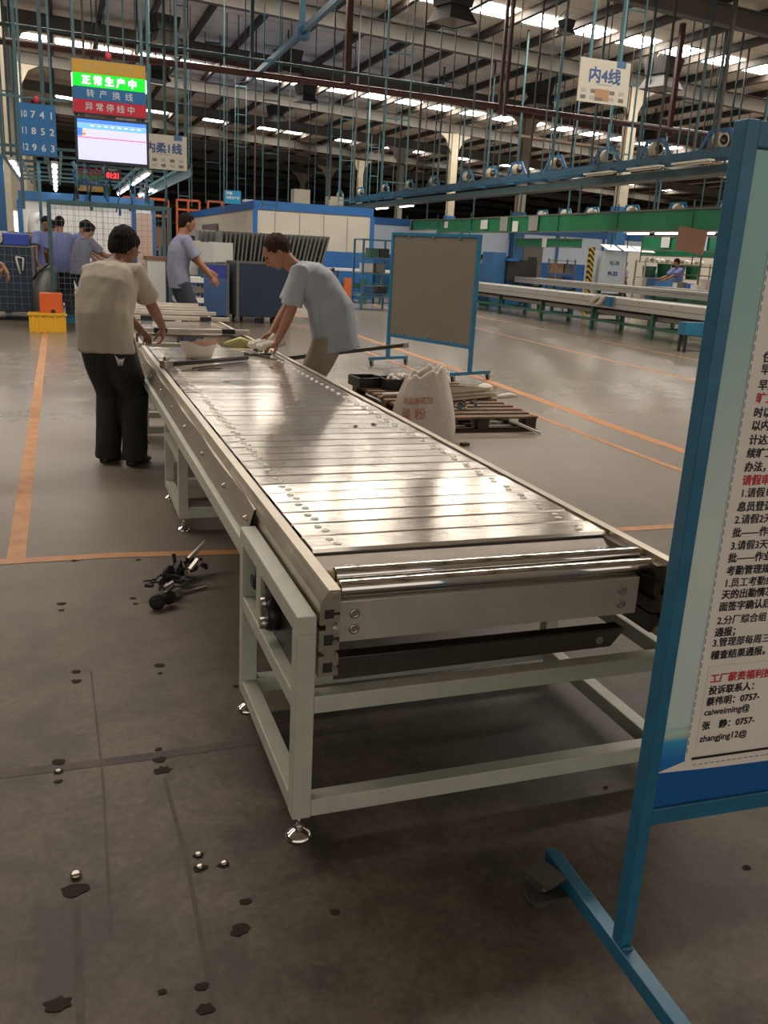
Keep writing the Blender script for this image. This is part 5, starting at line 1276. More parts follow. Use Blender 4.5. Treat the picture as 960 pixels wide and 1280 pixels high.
for i in range(26): msheet(3.22 + .088 * i, 19.95, 1.13, .06 + .008 * i, 1.0 + .002 * i)
msr2 = thing('sheet_trolley', 'low trolley with tall grey sheets behind the dark mesh bin', 'trolley', (3.4, 20.9, 0))
MB().box(2.7, 4.6, 21.0, 21.8, .3, .38).build('deck', M_BLKMET, msr2)
for x in (2.8, 4.4): MB().box(x, x + .1, 21.1, 21.7, 0, .3).build('foot', M_BLKMET, msr2)
for i in range(12):
    o = bpy.data.objects.new('metal_sheet', shm); COL.objects.link(o); o.location = (2.95 + .12 * i, 21.4, .385); o.rotation_euler = (0, .04, 0); o.scale = (1, .8, 2.15)
    tag(o, 'tall grey sheet in the trolley behind the mesh bin, %s from the left' % ORD[i], 'sheet', 'tall grey sheets on the trolley')
def bin_(name, lab, X0, X1, Y0, Y1, z0, z1, mf, ms, mesh_side=True, mesh_front=False):
    t = thing(name, lab, 'bin', ((X0 + X1) / 2, Y0, 0))
    MB().box(X0 + .01, X1 - .01, Y0 + .008, Y0 + .03, z0, z1).build('front_panel', mf, t)
    MB().box(X0, X0 + .02, Y0, Y1, z0, z1).build('side_panel', ms, t)
    MB().box(X1 - .02, X1, Y0, Y1, z0, z1).build('side_panel', ms, t)
    MB().box(X0, X1, Y1 - .02, Y1, z0, z1).build('back_panel', mf, t)
    MB().box(X0, X1, Y0, Y1, z0 - .02, z0).build('bin_floor', M_BLKMET, t)
    for x in (X0, X1 - .04):
        for y in (Y0, Y1 - .04): MB().box(x - .005, x + .045, y - .005, y + .045, z0 - .1, z1 + .02).build('corner_post', M_SHEETGREY, t)
    for y in (Y0, Y1 - .04): MB().box(X0, X1, y - .006, y + .04, z1, z1 + .03).build('rim', M_SHEETGREY, t)
    for x in (X0, X1 - .04): MB().box(x - .006, x + .04, Y0, Y1, z1, z1 + .03).build('rim', M_SHEETGREY, t)
    wm = MB()
    if mesh_side:
        n = int((z1 - z0) / .11)
        for i in range(1, n): wm.box(X0 - .006, X0 - .001, Y0, Y1, z0 + i * .11, z0 + i * .11 + .008)
        n = int((Y1 - Y0) / .11)
        for i in range(1, n): wm.box(X0 - .008, X0 - .003, Y0 + i * .11, Y0 + i * .11 + .008, z0, z1)
    if mesh_front:
        n = int((z1 - z0) / .12)
        for i in range(1, n): wm.box(X0, X1, Y0 - .004, Y0 + .002, z0 + i * .12, z0 + i * .12 + .008)
        n = int((X1 - X0) / .12)
        for i in range(1, n): wm.box(X0 + i * .12, X0 + i * .12 + .008, Y0 - .006, Y0, z0, z1)
    if wm.v: wm.build('wire_mesh', M_WIRE, t)['kind'] = 'stuff'
    for x in (X0 + .08, X1 - .16):
        for y in (Y0 + .08, Y1 - .16): MB().lathe([(.07, -.02), (.08, 0), (.07, .02)], (x + .04, y + .04, .08), 'X', 12).build('castor', M_BLACK, t)
    return t
bin_('navy_bin', 'large navy blue panelled bin behind the man in pale blue', 3.34, 4.45, 18.3, 20.3 - .85, .15, 1.18, M_NAVY, M_SHEETGREY)
bin_('mesh_bin', 'dark blue wire mesh bin left of the large navy bin', 2.72, 3.22, 18.5, 19.3, .15, 1.12, M_NAVY, M_BLUETUB, True, True)
o = MB().cbox((2.42, 17.7, .62), (.50, .03, .62), rotz(-.15)).build('blue_board', mat('steel_blue_board', (.045, .10, .22), .4), origin=(2.42, 17.7, .2)); tag(o, 'blue board leaning left of the mesh bin, the farther one', 'board')
MB().box(2.3, 2.5, 17.66, 17.76, 0.0, .32).build('board_foot', M_BLKMET, o)
o = MB().cbox((2.68, 16.9, .58), (.46, .03, .66), rotz(-.5)).build('blue_board', mat('steel_blue_board_light', (.06, .12, .27), .4), origin=(2.68, 16.9, .2)); tag(o, 'lighter blue board leaning in front of the mesh bin', 'board')
MB().box(2.6, 2.75, 16.88, 16.96, 0.0, .26).build('board_foot', M_BLKMET, o)
o = MB().box(2.76, 3.16, 18.475, 18.493, .58, 1.12).build('royal_blue_panel', mat('royal_blue', (.03, .05, .30), .45), origin=(2.93, 18.4, .6)); tag(o, 'royal blue panel fixed to the front of the mesh bin', 'panel')
for i, (x, y, w, h, m, lab) in enumerate(((2.58, 19.6, .5, 1.0, M_FOAM, 'cream foam slab leaning against the mesh bin, leftmost'), (2.82, 19.65, .42, .5, M_WHITE, 'white foam slab, second from the left'), (3.22, 19.7, .5, .42, mat('bright_foam', (.72, .72, .68), .6), 'bright white foam slab beside the metal sheets'))):
    z0 = (.55, 1.05, 1.14)[i]
    o = MB().cbox((x, y - .2, z0 + h / 2), (w, .06, h), Matrix.Rotation(-.12 if i == 0 else 0, 3, 'Y')).build('foam_slab', m, origin=(x, y, z0)); tag(o, lab, 'foam slab')
    MB().box(x - .1, x + .1, y - .25, y - .15, 0, z0 + .02).build('slab_stand', M_BLKMET, o)
lt = thing('louvre_stack', 'stack of grey louvred trays beside the man behind the cage', 'trays', (2.15, 15.2, 0))
for q in range(6): MB().box(1.75, 2.2, 15.0, 15.5, .1 + .16 * q, .18 + .16 * q).build('tray', (M_SHEETGREY, M_WHITE)[q % 2], lt)
for x in (1.76, 2.16):
    for y in (15.02, 15.45): MB().box(x, x + .03, y, y + .03, 0, 1.0).build('stack_post', M_BLKMET, lt)
for i, (x, y, z, m, lab) in enumerate(((2.3, 22.5, .9, M_NAVY, 'dark teal crate stack behind the man at the cage'), (3.2, 24.0, 1.2, M_NAVY, 'dark crate block behind the tall sheets'))):
    o = MB().box(x, x + .9, y, y + .7, 0, z + .5).build('crate_block', m, origin=(x, y, 0)); tag(o, lab, 'crates')
    MB().box(x - .01, x + .91, y - .01, y, z, z + .04).build('crate_rim', M_WIRE, o)
for i, (x, c) in enumerate(((4.45, (.35, .60, .16)), (5.05, (.32, .55, .18)))):
    o = MB().box(x, x + .42, 30.6, 30.63, 1.5, 1.95).build('green_notice', mat('lime_notice_%d' % i, c, .5), origin=(x, 30.6, 1.5)); tag(o, 'lime green notice beyond the metal sheets, %s' % ['left one', 'right one'][i], 'notice')
    MB().box(x + .1, x + .15, 30.63, 30.66, 0, 1.6).build('notice_post', M_BLKMET, o)

# ------------------------------------------------------------------ mesh cage and trolleys at left
cg = thing('mesh_cage_trolley', 'teal framed wire mesh cage on castors behind the man in the taupe shirt', 'trolley', (.83, 16, 0))
for x, y in ((-.12, 16.0), (1.78, 16.0), (-.12, 16.9), (1.78, 16.9)):
    MB().box(x - .03, x + .03, y - .03, y + .03, .14, 2.06).build('post', M_TEALD, cg)
    MB().lathe([(.055, -.02), (.06, 0), (.055, .02)], (x + .12, y + .0, .06), 'X', 14).build('castor', M_BLACK, cg)
for y in (16.0, 16.9):
    MB().box(-.12, 1.78, y - .025, y + .025, 2.02, 2.07).build('top_rail', M_TEALD, cg)
    MB().box(-.12, 1.78, y - .03, y + .03, .12, .19).build('base_rail', M_TEALP, cg)
for x in (-.12, 1.78): MB().box(x - .03, x + .03, 16, 16.9, .12, .19).build('base_rail', M_TEALP, cg)
wm = MB()
for i in range(1, 20): wm.box(-.12 + .095 * i, -.114 + .095 * i, 16.90, 16.906, .19, 2.02)
for i in range(1, 20): wm.box(-.12, 1.78, 16.896, 16.902, .15 + .095 * i, .156 + .095 * i)
wm.build('wire_mesh', M_WIRE, cg)['kind'] = 'stuff'
MB().box(.22, .62, 16.1, 16.8, .52, .60).build('deck_board', mat('pale_board', (.34, .29, .22), .7), cg)
MB().box(.28, .55, 16.15, 16.7, .2, .52).build('teal_box', M_TEALP, cg)
cart = thing('white_box_cart', 'white box with brown lid inside the cage behind the taupe shirt', 'box', (1.62, 16.5, .2))
MB().box(1.42, 1.72, 16.2, 16.7, .30, 1.2).build('white_box', M_WHITE, cart); MB().box(1.40, 1.74, 16.18, 16.72, 1.2, 1.26).build('brown_lid', M_CARD, cart); MB().box(1.45, 1.7, 16.2, 16.7, .19, .3).build('box_foot', M_BLKMET, cart)
yc = thing('yellow_crate', 'yellow plastic crate on the floor at the foot of the mesh cage', 'crate', (-.2, 15.7, 0))
MB().box(-.50, .06, 15.55, 15.58, 0.0, .30).build('crate_side', M_YEL, yc); MB().box(-.50, .06, 15.87, 15.90, 0.0, .30).build('crate_side', M_YEL, yc)
MB().box(-.50, -.47, 15.58, 15.87, 0.0, .30).build('crate_end', M_YEL, yc); MB().box(.03, .06, 15.58, 15.87, 0.0, .30).build('crate_end', M_YEL, yc); MB().box(-.47, .03, 15.58, 15.87, 0.0, .03).build('crate_floor', M_YEL, yc)
for i in range(5): MB().box(-.45 + .11 * i, -.42 + .11 * i, 15.53, 15.55, .02, .28).build('rib', M_YEL, yc)
MB().box(-.52, .08, 15.53, 15.56, .27, .31).build('lip', M_YEL, yc)
o = MB().box(-.33, .02, 15.61, 15.84, .032, .62).build('orange_box', M_ORBOX, origin=(-.15, 15.7, .03), bev=.01); tag(o, 'orange box standing inside the yellow crate', 'box')
MB().box(-.16, -.10, 15.60, 15.609, .28, .36).build('box_hole', M_BLACK, o)
nbn = bin_('navy_mesh_bin', 'large navy bin with wire mesh at the left edge of the picture', -1.75, -.42, 17.6, 18.9, .18, 1.28, M_NAVY, M_NAVY, False, True)
tb = thing('blue_tub', 'bright blue plastic tub with a round metal disc, on the navy bin at far left', 'tub', (-.85, 17.9, 1.31))
MB().box(-1.4, -.50, 17.62, 18.3, 1.311, 1.52).build('tub_body', M_BLUETUB, tb, bev=.02); MB().box(-1.42, -.85, 17.66, 18.2, 1.52, 1.545).build('white_lid', M_WHITE, tb)
MB().lathe([(.10, 0), (.12, -.02), (.10, -.04)], (-1.02, 17.62, 1.42), 'Y', 16).build('metal_disc', M_BOLT, tb)
o = MB().tube([(-.72, 17.58, 1.12), (-.70, 17.57, 1.0), (-.66, 17.57, .82)], .018, 6).tube([(-.72, 17.58, 1.12), (-.60, 17.57, 1.10), (-.62, 17.57, .88)], .018, 6).build('white_strap', M_WHITE, origin=(-.7, 17.6, 1)); tag(o, 'white cloth strap tied to the front of the navy bin', 'strap')

# ------------------------------------------------------------------ people
DG = bpy.context.evaluated_depsgraph_get
def remesh(mb, name, m, parent, vox, smooth=6, disp=0.0, dscale=.2):
    me = mb.mesh(name, WL[parent.name])
    o = bpy.data.objects.new(name, me); COL.objects.link(o)
    r = o.modifiers.new('r', 'REMESH'); r.mode = 'VOXEL'; r.voxel_size = vox
    s = o.modifiers.new('s', 'SMOOTH'); s.factor = .5; s.iterations = smooth
    bpy.context.view_layer.update()
    e = bpy.data.meshes.new_from_object(o.evaluated_get(DG()))
    bpy.data.objects.remove(o); bpy.data.meshes.remove(me)
    e.name = name; e.materials.clear(); e.materials.append(m)
    e.polygons.foreach_set('use_smooth', [True] * len(e.polygons))
    if disp:
        nrm = [v.normal.copy() for v in e.vertices]
        for v, n in zip(e.vertices, nrm):
            p = v.co
            q = Vector((p.x / dscale, p.y / dscale, p.z / dscale * .42))
            v.co = p + n * disp * (noise.noise(q) + .5 * noise.noise(q * 2.1 + Vector((3, 1, 2))))
    o = bpy.data.objects.new(name, e); COL.objects.link(o); o.parent = parent; WL[o.name] = WL[parent.name]
    return o
def loft(mb, rings, n=24):
    """rings: (centre, lateral vector, depth vector) ellipses"""
    vs = []; 
    for c, a, b in rings:
        for j in range(n):
            t = 2 * PI * j / n
            ct, st = math.cos(t), math.sin(t)
            ct = math.copysign(abs(ct) ** .85, ct); st = math.copysign(abs(st) ** .85, st)
            vs.append(Vector(c) + a * ct + b * st)
    fs = [(i * n + j, i * n + (j + 1) % n, (i + 1) * n + (j + 1) % n, (i + 1) * n + j) for i in range(len(rings) - 1) for j in range(n)]
    fs += [tuple(range(n))[::-1], tuple((len(rings) - 1) * n + j for j in range(n))]
    mb.add(vs, fs, True)
def ik(a, b, l1, l2, hint):
    d = b - a; L_ = d.length
    if L_ > (l1 + l2) * .995: b = a + d.normalized() * (l1 + l2) * .995; d = b - a; L_ = d.length
    x = (l1 * l1 - l2 * l2 + L_ * L_) / (2 * L_); h = math.sqrt(max(l1 * l1 - x * x, 0)); u = d.normalized()
    n_ = (hint - u * hint.dot(u)).normalized()
    return a + u * x + n_ * h, b
def hand(mb, wr, el, side, F_, curl=.5, s=1.0, pdir=None):
    """palm and five separate bent fingers; pdir = direction the fingers point, F_ = towards the palm side"""
    u = (pdir or (wr - el)).normalized(); pal_ = (F_ - u * F_.dot(u)).normalized(); lat = u.cross(pal_) * side
    P0 = wr; P1 = wr + u * .085 * s
    loft(mb, [(P0 - u * .015 * s, lat * .026 * s, pal_ * .019 * s), (P0 + u * .02 * s, lat * .034 * s, pal_ * .017 * s), (P0 + u * .06 * s, lat * .041 * s, pal_ * .016 * s), (P1, lat * .040 * s, pal_ * .013 * s)], 16)
    for k, (off, ln, r_) in enumerate(((-.031, .062, .0080), (-.011, .075, .0088), (.010, .080, .0090), (.030, .074, .0088))):
        a = P1 + lat * off * s - u * .01 * s; dr = (u + lat * off * 2.2).normalized(); pts = [a]; p = a
        for q in range(3):
            ang = curl * (.45 + .55 * q) + .07 * k * (q > 0)
            dd = (dr * math.cos(ang) + pal_ * math.sin(ang)).normalized(); p = p + dd * ln * s * (.46, .31, .25)[q]; pts.append(p)
        mb.tube(pts, [r_ * s, r_ * s * .98, r_ * s * .92, r_ * s * .72], 8)
    a = P0 + u * .018 * s + lat * .030 * s + pal_ * .004 * s; b = a + (u * .55 + lat * .62 + pal_ * .45).normalized() * .042 * s; c = b + (u * .85 + lat * .15 + pal_ * .55).normalized() * .034 * s
    d = c + (u * .8 - lat * .1 + pal_ * .7).normalized() * .024 * s
    mb.tube([a - lat * .012 * s, b, c, d], [.013 * s, .0125 * s, .010 * s, .008 * s], 8)
def person(label, base, face, h=1.70, lean=.3, hands=(None, None), head_pitch=.3, head_turn=0.0, shirt=M_SHIRTV, pants=M_PANTD, hair=M_HAIR, skin=M_SKIN, detail=1, bend=.35,
           feet=None, elbow_out=(.3, .3), sleeve=.62, side_lean=0.0, hand_curl=.6, pelvis_shift=0.0, loose=1.0, hipz=.53, hs=1.0, tw=1.0, sd=1.0, pdirs=(None, None), palm=(None, None), hemdrop=.06, group=None, shirt_only_top=False, hair_round=1.0):
    base = Vector(base); F_ = Vector((math.cos(face), math.sin(face), 0)); Lf = Vector((-F_.y, F_.x, 0)); Z = Vector((0, 0, 1)); k = h / 1.70
    t = thing('person', label, 'person', base, group)
    pel = base + Z * hipz * h - F_ * (.05 + .22 * math.sin(lean)) * k + F_ * pelvis_shift
    dn = (Z * math.cos(lean) + F_ * math.sin(lean) + Lf * side_lean).normalized(); lo = (Z * math.cos(lean - bend) + F_ * math.sin(lean - bend) + Lf * side_lean * .6).normalized()
    hi = (Z * math.cos(lean + bend * .7) + F_ * math.sin(lean + bend * .7) + Lf * side_lean).normalized()
    waist = pel + lo * .15 * k; chest = waist + dn * .20 * k; neck = chest + hi * .19 * k
    shc = neck - hi * .045 * k
    hp = lean * .5 + head_pitch; ff = (F_ * math.cos(head_turn) + Lf * math.sin(head_turn)); hu = (Z * math.cos(hp) + ff * math.sin(hp)).normalized(); hf = (ff * math.cos(hp) - Z * math.sin(hp)).normalized(); hl = hu.cross(hf)
    hn = (hi * .55 + hu * .45).normalized()
    head = neck + hn * .10 * k + hu * .085 * k + hf * .018 * k
    sh = [shc + Lf * s * .158 * k for s in (1, -1)]
    hb = 1 if detail > 1 else 0
    body = MB()
    # inner trunk, neck, head
    def dep(v): return (F_ - v * F_.dot(v)).normalized()
    loft(body, [(pel - lo * .06 * k, Lf * .13 * k, dep(lo) * .09 * k), (waist, Lf * .12 * k, dep(lo) * .085 * k), (chest, Lf * .135 * k, dep(dn) * .095 * k), (shc, Lf * .12 * k, dep(hi) * .07 * k), (neck + hi * .01, Lf * .062 * k, dep(hi) * .06 * k)])
    body.tube([neck - hi * .05 * k, neck + hn * .05 * k, head - hu * .04 * k - hf * .015 * k], [.066 * k, .056 * k, .058 * k], 16)
    k_ = k; k = k * hs
    HM = Matrix((hl, hf, hu)).transposed()
    body.ellip(head, (.074 * k, .094 * k, .102 * k), HM, 24, 16)
    body.ellip(head + hf * .030 * k - hu * .052 * k, (.054 * k, .062 * k, .062 * k), HM, 20, 14)
    body.ellip(head + hf * .052 * k - hu * .088 * k, (.026 * k, .028 * k, .022 * k), HM, 12, 8)     # chin
    if detail:
        body.tube([head + hf * .088 * k + hu * .016 * k, head + hf * .104 * k - hu * .018 * k, head + hf * .112 * k - hu * .034 * k, head + hf * .092 * k - hu * .040 * k], [.008 * k, .0115 * k, .0145 * k, .012 * k], 10)
        body.ellip(head + hf * .086 * k + hu * .020 * k, (.046 * k, .012 * k, .010 * k), HM, 12, 8)  # brow
        body.ellip(head + hf * .090 * k - hu * .060 * k, (.024 * k, .011 * k, .010 * k), HM, 12, 8)  # lips
        for s in (-1, 1): body.ellip(head + hl * s * .074 * k - hf * .006 * k - hu * .016 * k, (.010 * k, .020 * k, .031 * k), HM, 12, 8)
    k = k_
    wr = []; el = []
    for i, s in enumerate((1, -1)):
        tg = hands[i]
        if tg is None: tg = sh[i] + Lf * s * .06 * k - Z * .50 * k + F_ * .08 * k
        tg = Vector(tg)
        e, w = ik(sh[i], tg, .285 * k, .255 * k, (-Z * .6 - F_ * .5 + Lf * s * elbow_out[i]))
        wr.append(w); el.append(e)
        body.tube([sh[i] - Lf * s * .05 * k, sh[i], sh[i].lerp(e, .5), e, e.lerp(w, .3), e.lerp(w, .7), w], [.055 * k, .056 * k, .047 * k, .040 * k, .040 * k, .032 * k, .026 * k], 14)
        pd = Vector(pdirs[i]) if pdirs[i] else None
        pm = Vector(palm[i]) if palm[i] else (-Lf * s + -Z * .3)
        if detail: hand(body, w, e, s, pm, hand_curl, k * .98, pd)
        else: 
            u = (w - e).normalized(); hand(body, w, e, s, pm, .5, k, pd)
    b = remesh(body, 'body', skin, t, (.012, .0075, .0045)[detail], (2, 3, 4)[detail])
    k = k * hs
    # face: eyes and mouth as parts of the head
    if detail:
        for s in (-1, 1):
            eb = MB(); eb.ellip(head + hl * s * .031 * k + hf * .0885 * k + hu * .004 * k, (.012 * k, .006 * k, .0055 * k), HM, 10, 8); eb.build('eye', M_HAIR, b)
            eb = MB(); eb.ellip(head + hl * s * .032 * k + hf * .094 * k + hu * .024 * k, (.018 * k, .004 * k, .0032 * k), HM, 10, 6); eb.build('eyebrow', M_HAIR, b)
        eb = MB(); eb.ellip(head + hf * .1005 * k - hu * .060 * k, (.020 * k, .003 * k, .0022 * k), HM, 10, 6); eb.build('mouth', mat('lip_line', (.12, .04, .03), .5), b)
    # hair
    hm = MB(); hm.ellip(head - hf * .018 * k + hu * .020 * k, (.083 * k * hair_round, .094 * k, .098 * k), HM, 28, 18)
    if hair is M_HAIR: hm.ellip(head - hf * .045 * k - hu * .018 * k, (.070 * k, .060 * k, .075 * k), HM, 20, 14); hm.ellip(head + hf * .030 * k + hu * .062 * k, (.066 * k, .055 * k, .040 * k), HM, 20, 14)
    else: hm.ellip(head - hf * .038 * k - hu * .015 * k, (.068 * k, .055 * k, .062 * k), HM, 20, 14)
    remesh(hm, 'hair', hair, b, (.014, .009, .006)[detail], 2, .006, .02)
    k = k_
    # shirt
    st = MB(); lw = loose
    hem = pel - lo * hemdrop * k
    loft(st, [(hem - lo * .03 * k, Lf * .180 * k * lw, dep(lo) * .135 * k * sd * lw), (hem + lo * .05 * k, Lf * .178 * k * lw, dep(lo) * .134 * k * sd * lw), (waist, Lf * .174 * k * lw, dep(lo) * .132 * k * sd * lw), (waist.lerp(chest, .5), Lf * .180 * k * (1 + lw) / 2, dep(dn) * .134 * k * sd),
              (chest, Lf * .188 * k, dep(dn) * .132 * k * sd), (chest.lerp(shc, .5), Lf * .192 * k, dep(hi) * .120 * k * sd), (chest.lerp(shc, .85), Lf * .180 * k, dep(hi) * .100 * k * (1 + sd) / 2), (shc + hi * .018 * k, Lf * .140 * k, dep(hi) * .080 * k), (neck - hi * .008 * k, Lf * .084 * k, dep(hi) * .070 * k), (neck + hi * .018 * k, Lf * .062 * k, dep(hi) * .062 * k)], 32)
    for i, s in enumerate((1, -1)):
        e = el[i]; q = sh[i].lerp(e, sleeve); q2 = sh[i].lerp(e, sleeve + .18)
        st.tube([sh[i] - Lf * s * .08 * k - Z * .01, sh[i] + Lf * s * .0 * k, sh[i].lerp(e, .35), q, q2], [.080 * k, .078 * k, .077 * k, .079 * k, .083 * k], 18)
    s_ = remesh(st, 'shirt', shirt, t, (.018, .011, .008)[detail], (3, 4, 5)[detail], .010 * (detail > 0), .11)
    if detail > 1 and shirt is not M_TEE:
        co = MB(); co.tube([neck - hi * .012 * k + (Lf * math.cos(a) * .070 + dep(hi) * math.sin(a) * .070) * k for a in [PI * .62 + i * (2 * PI * .88) / 12 for i in range(13)]], [.012 * k] * 13, 8)
        remesh(co, 'collar', shirt, s_, .006, 1)
    # trousers
    if feet is None: feet = (base + Lf * .11 * k, base - Lf * .11 * k)
    tr = MB()
    loft(tr, [(pel + lo * .02 * k, Lf * .145 * k, dep(lo) * .100 * k), (pel - lo * .04, Lf * .160 * k, dep(lo) * .115 * k), (pel - Z * .09 * k, Lf * .165 * k, F_ * .125 * k)], 28)
    kn = []
    for i, s in enumerate((1, -1)):
        hip = pel + Lf * s * .080 * k - Z * .05 * k; an = Vector(feet[i]) + Z * .075 * k
        kneep, an = ik(hip, an, .41 * k, .42 * k, F_)
        tr.tube([hip + Z * .03 * k, hip.lerp(kneep, .45), kneep, kneep.lerp(an, .5), an.lerp(kneep, .06), an - Z * .035 * k], [.108 * k * tw, .104 * k * tw, .092 * k * tw, .086 * k * tw, .083 * k * tw, .086 * k * tw], 18)
        so = MB(); f0 = Vector(feet[i]); tz = Z
        vs = []
        for (f_, w_, h_) in ((-.075, .028, .05), (-.06, .038, .075), (.0, .040, .085), (.06, .044, .066), (.12, .050, .048), (.175, .044, .036), (.20, .024, .022)):
            c = f0 + F_ * f_ * k + Z * (.004 + h_ * .5) * k
            vs.append((c, Lf * w_ * k, Z * h_ * .5 * k))
        loft(so, vs, 16)
        remesh(so, 'shoe', M_SHOE, t, .008 if detail else .014, 1)
    remesh(tr, 'trousers', pants, t, (.018, .011, .008)[detail], 3, .009 * (detail > 0), .10)
    return t, dict(head=head, neck=neck, sh=sh, el=el, wr=wr, pel=pel, F=F_, L=Lf, hf=hf, hu=hu, hl=hl)

p1, j1 = person('man in taupe t-shirt and black trousers leaning over the conveyor, seen from behind', (.315, 6.25, 0), math.radians(58), 1.67, lean=.52, bend=.48, side_lean=.10, hands=((.60, 6.60, .80), (.715, 6.66, .845)),
                head_pitch=.30, head_turn=-.10, hs=1.17, sd=1.1, tw=1.06, shirt=M_TEE, pants=M_PANTB, hair=M_HAIR, skin=M_SKIN2, detail=2, feet=((.26, 6.33, 0), (.43, 6.22, 0)), sleeve=.60, loose=1.06, hand_curl=.8, elbow_out=(.05, .6), pelvis_shift=.06, hipz=.53, hemdrop=.07,
                palm=((0, .2, -1), (-.7, .3, -.6)), pdirs=((.4, .5, -.45), (.05, .15, -1)))
kr = thing('key_ring', 'bunch of keys on a carabiner hanging from the black trousers', 'keys', (.42, 6.08, .80))
kx, ky = .345, 6.055
MB().tube([(kx, ky, .84), (kx + .018, ky, .815), (kx, ky, .785), (kx - .018, ky, .815), (kx, ky, .84)], .0045, 6).build('carabiner', M_BOLT, kr)
for i in range(3): MB().cbox((kx - .016 + .016 * i, ky - .004, .748), (.014, .004, .07), Matrix.Rotation(.3 * (i - 1), 3, 'Y')).build('key', M_BOLT, kr)
p2, j2 = person('man in pale blue short sleeved shirt and khaki trousers bending over the conveyor', (1.93, 7.05, 0), math.radians(165), 1.76, lean=.64, bend=.45, hands=((1.60, 6.98, .79), (1.57, 7.17, .79)),
                head_pitch=.38, head_turn=.10, hs=1.08, shirt=M_SHIRTB, pants=M_PANTK, hair=M_HAIR2, skin=M_SKIN, detail=2, feet=((2.03, 6.95, 0), (2.09, 7.16, 0)), tw=1.12, sd=1.22, sleeve=.70, loose=1.12, hand_curl=.9, elbow_out=(.25, .25), pelvis_shift=.05, hipz=.525, hemdrop=.16,
                palm=((0, .4, -.8), (0, -.4, -.8)), pdirs=((-.8, .1, -.4), (-.8, -.1, -.4)))
for i, (x, y) in enumerate(((1.535, 7.0), (1.50, 7.15))):
    g = MB(); g.ellip((x + .01, y, .765), (.075, .05, .032), nu=12, nv=8); g.ellip((x - .05, y + .01, .745), (.05, .045, .03), nu=10, nv=8); g.tube([(x + .06, y, .775), (x + .12, y, .805)], [.036, .044], 10)
    t_ = thing('work_glove', 'white glove worn by the bending man, %s hand' % ['nearer', 'farther'][i], 'glove', (x, y, .7015))
    remesh(g, 'glove_cloth', M_GLOVE, t_, .007, 1, .008, .03)
# the workers further back
BG = [
    ('worker in grey blue shirt standing side on behind the mesh cage', (1.66, 13.15, 0), 12, 1.88, .10, ((2.12, 13.2, 1.04), (2.06, 12.95, 1.0)), M_SHIRTG, M_PANTD, .15, 0),
    ('worker in violet blue shirt seen from behind, left of the mesh cage middle', (.04, 18.35, 0), 80, 1.84, .05, ((-.2, 18.5, 1.0), (.3, 18.6, 1.0)), M_SHIRTV, M_PANTD, .2, 0),
    ('stooping worker in grey blue shirt reaching right, nearest of the work table group', (.44, 17.6, 0), 35, 1.78, .28, ((.98, 17.9, 1.16), (.95, 17.7, 1.14)), M_SHIRTG, M_PANTD, .3, 0),
    ('worker in violet blue shirt facing the camera, leftmost of the work table group', (-.22, 19.6, 0), -80, 1.86, .12, ((-.10, 19.2, 1.05), (-.42, 19.25, 1.05)), M_SHIRTV, M_PANTK, .3, 0),
    ('worker in violet blue shirt bending behind the stooping worker', (.45, 20.0, 0), -20, 1.86, .2, ((.85, 19.85, 1.1), (.8, 19.7, 1.1)), M_SHIRTV, M_PANTD, .4, 0),
    ('worker in violet blue shirt farthest right of the work table group', (.50, 22.0, 0), -40, 1.86, .15, ((.85, 21.7, 1.1), (.7, 21.6, 1.1)), M_SHIRTV, M_PANTD, .3, 0),
    ('worker in violet blue shirt half hidden between two colleagues at left', (-.15, 21.2, 0), 60, 1.83, .15, (None, None), M_SHIRTV, M_PANTD, .3, 0),
    ('worker in violet blue shirt standing at the bench behind the right conveyors', (18.15, 24.0, 0), 185, 1.82, .08, ((17.7, 23.9, 1.2), (17.7, 24.2, 1.2)), M_SHIRTV, M_PANTD, .25, 0),
    ('darker clad worker beside the colleague at the right hand bench', (17.4, 25.75, 0), 10, 1.66, .1, (None, None), M_SHIRTG, M_PANTD, .2, 0),
    ('far worker bending at the bench, rightmost before the blue stand', (19.4, 22.6, 0), 200, 1.60, .25, (None, None), M_SHIRTV, M_PANTD, .3, 0),
    ('distant worker in violet shirt by the grey door, right one of two', (16.4, 32.0, 0), 200, 1.66, .1, (None, None), M_SHIRTV, M_PANTD, .2, 0),
    ('distant worker in grey by the grey door, left one of two', (15.0, 31.5, 0), 20, 1.66, .1, (None, None), M_SHIRTG, M_PANTD, .2, 0),
]
for lab, b, f, h, ln, hd_, shm_, pm_, hp_, dt in BG:
    person(lab, b, math.radians(f), h, lean=ln, bend=.2, hands=hd_, head_pitch=hp_, shirt=shm_, pants=pm_, detail=1 if b[1] < 14 else 0)
person('worker in blue overall mostly outside the left edge, one bare forearm reaching in', (-.90, 8.46, 0), math.radians(-5), 1.72, lean=.15, bend=.2, hands=((-.95, 8.75, 1.0), (-.455, 8.40, 1.245)), head_pitch=.3, shirt=M_SHIRTV, pants=M_PANTD, detail=1, pdirs=(None, (.45, 0, -.9)), palm=(None, (-.8, .2, -.3)), hand_curl=.5)
wt = thing('work_table', 'long table of parts the workers stand round behind the mesh cage', 'table', (.9, 18.6, 0))
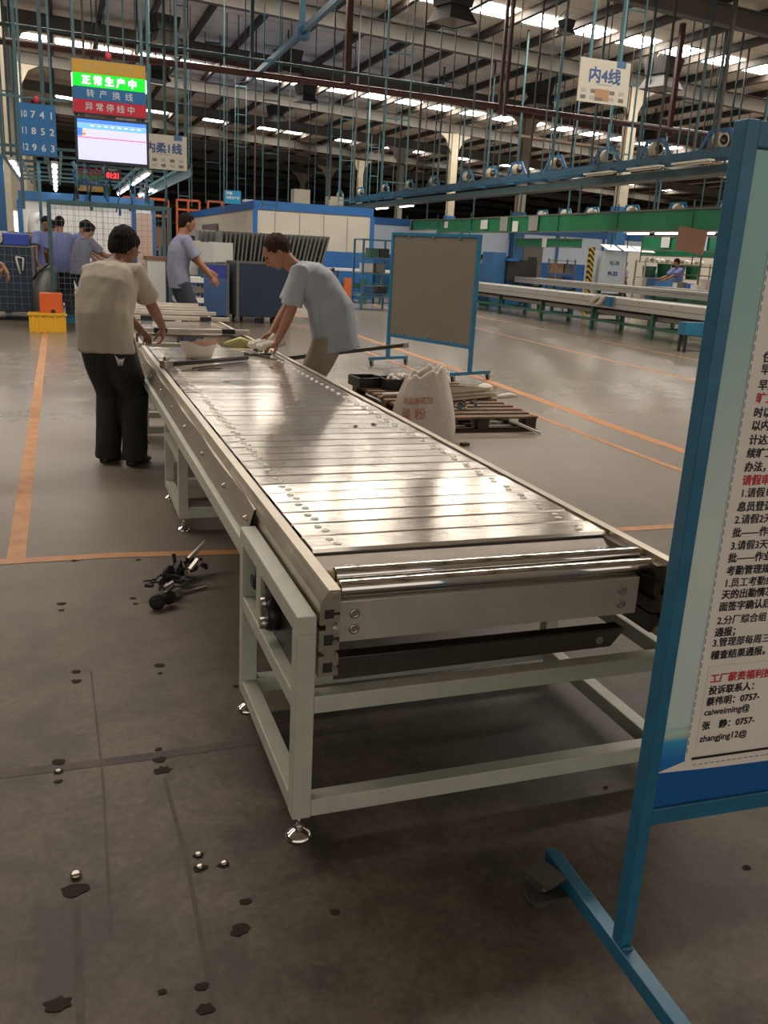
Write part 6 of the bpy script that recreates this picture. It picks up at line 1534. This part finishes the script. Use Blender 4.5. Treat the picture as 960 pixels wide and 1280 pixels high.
MB().box(.75, 1.5, 17.6, 26, .86, .92).build('table_top', M_SHEETGREY, wt)
for y in (17.7, 20.5, 23.2, 25.8):
    for x in (.78, 1.42): MB().box(x, x + .05, y, y + .05, 0, .86).build('leg', M_BLKMET, wt)
for i in range(14):
    y = 17.75 + .55 * i; x = .85 + R.uniform(0, .3); h_ = R.uniform(.06, .2)
    o = MB().box(x, x + .22, y, y + .3, .921, .921 + h_).build('table_item', (M_WHITE, M_RED, M_BLUETUB, M_BLKMET, M_PAPER)[i % 5], origin=(x, y, .921)); tag(o, '%s part on the long table behind the cage, %s nearest' % (('white', 'red', 'blue', 'black', 'pale')[i % 5], ORD[i]), 'part', 'parts on the work table')
for i, (x, y) in enumerate(((-.95, 22.5), (-.65, 23.5))):
    t = thing('dark_machine', 'dark bulky machine behind the blue tub at far left, %s' % ['nearer one', 'farther one'][i], 'machine', (x, y, 0))
    MB().box(x - .25, x + .25, y, y + .6, 0, 1.2).build('machine_body', M_BLKMET, t); MB().ellip((x, y + .3, 1.35), (.28, .25, .22), nu=14, nv=10).build('machine_hood', M_BLACK, t)
o = MB().box(-.28, .05, 24.0, 24.6, 0, 1.75).build('white_machine', M_WHITE, origin=(0, 24, 0)); tag(o, 'white boxy machine behind the leftmost worker', 'machine'); MB().box(-.24, .01, 23.97, 24.0, 1.2, 1.6).build('control_panel', M_SHEETGREY, o)
gp_ = thing('grey_duct_trolley', 'grey rounded trolley between the navy bin and the orange box', 'trolley', (-.25, 17.2, 0))
MB().tube([(-.25, 17.2, .12), (-.25, 17.2, .55), (-.20, 17.25, .85), (-.12, 17.3, .98)], [.20, .20, .16, .10], 14).build('duct_hood', M_SHEETGREY, gp_)
MB().tube([(-.45, 17.1, .75), (-.35, 17.1, .9), (-.15, 17.1, 1.05)], .02, 6).build('handle', M_BLKMET, gp_)
for s in (-1, 1): MB().lathe([(.05, -.02), (.06, 0), (.05, .02)], (-.25 + .13 * s, 17.2, .06), 'X', 12).build('castor', M_BLACK, gp_)
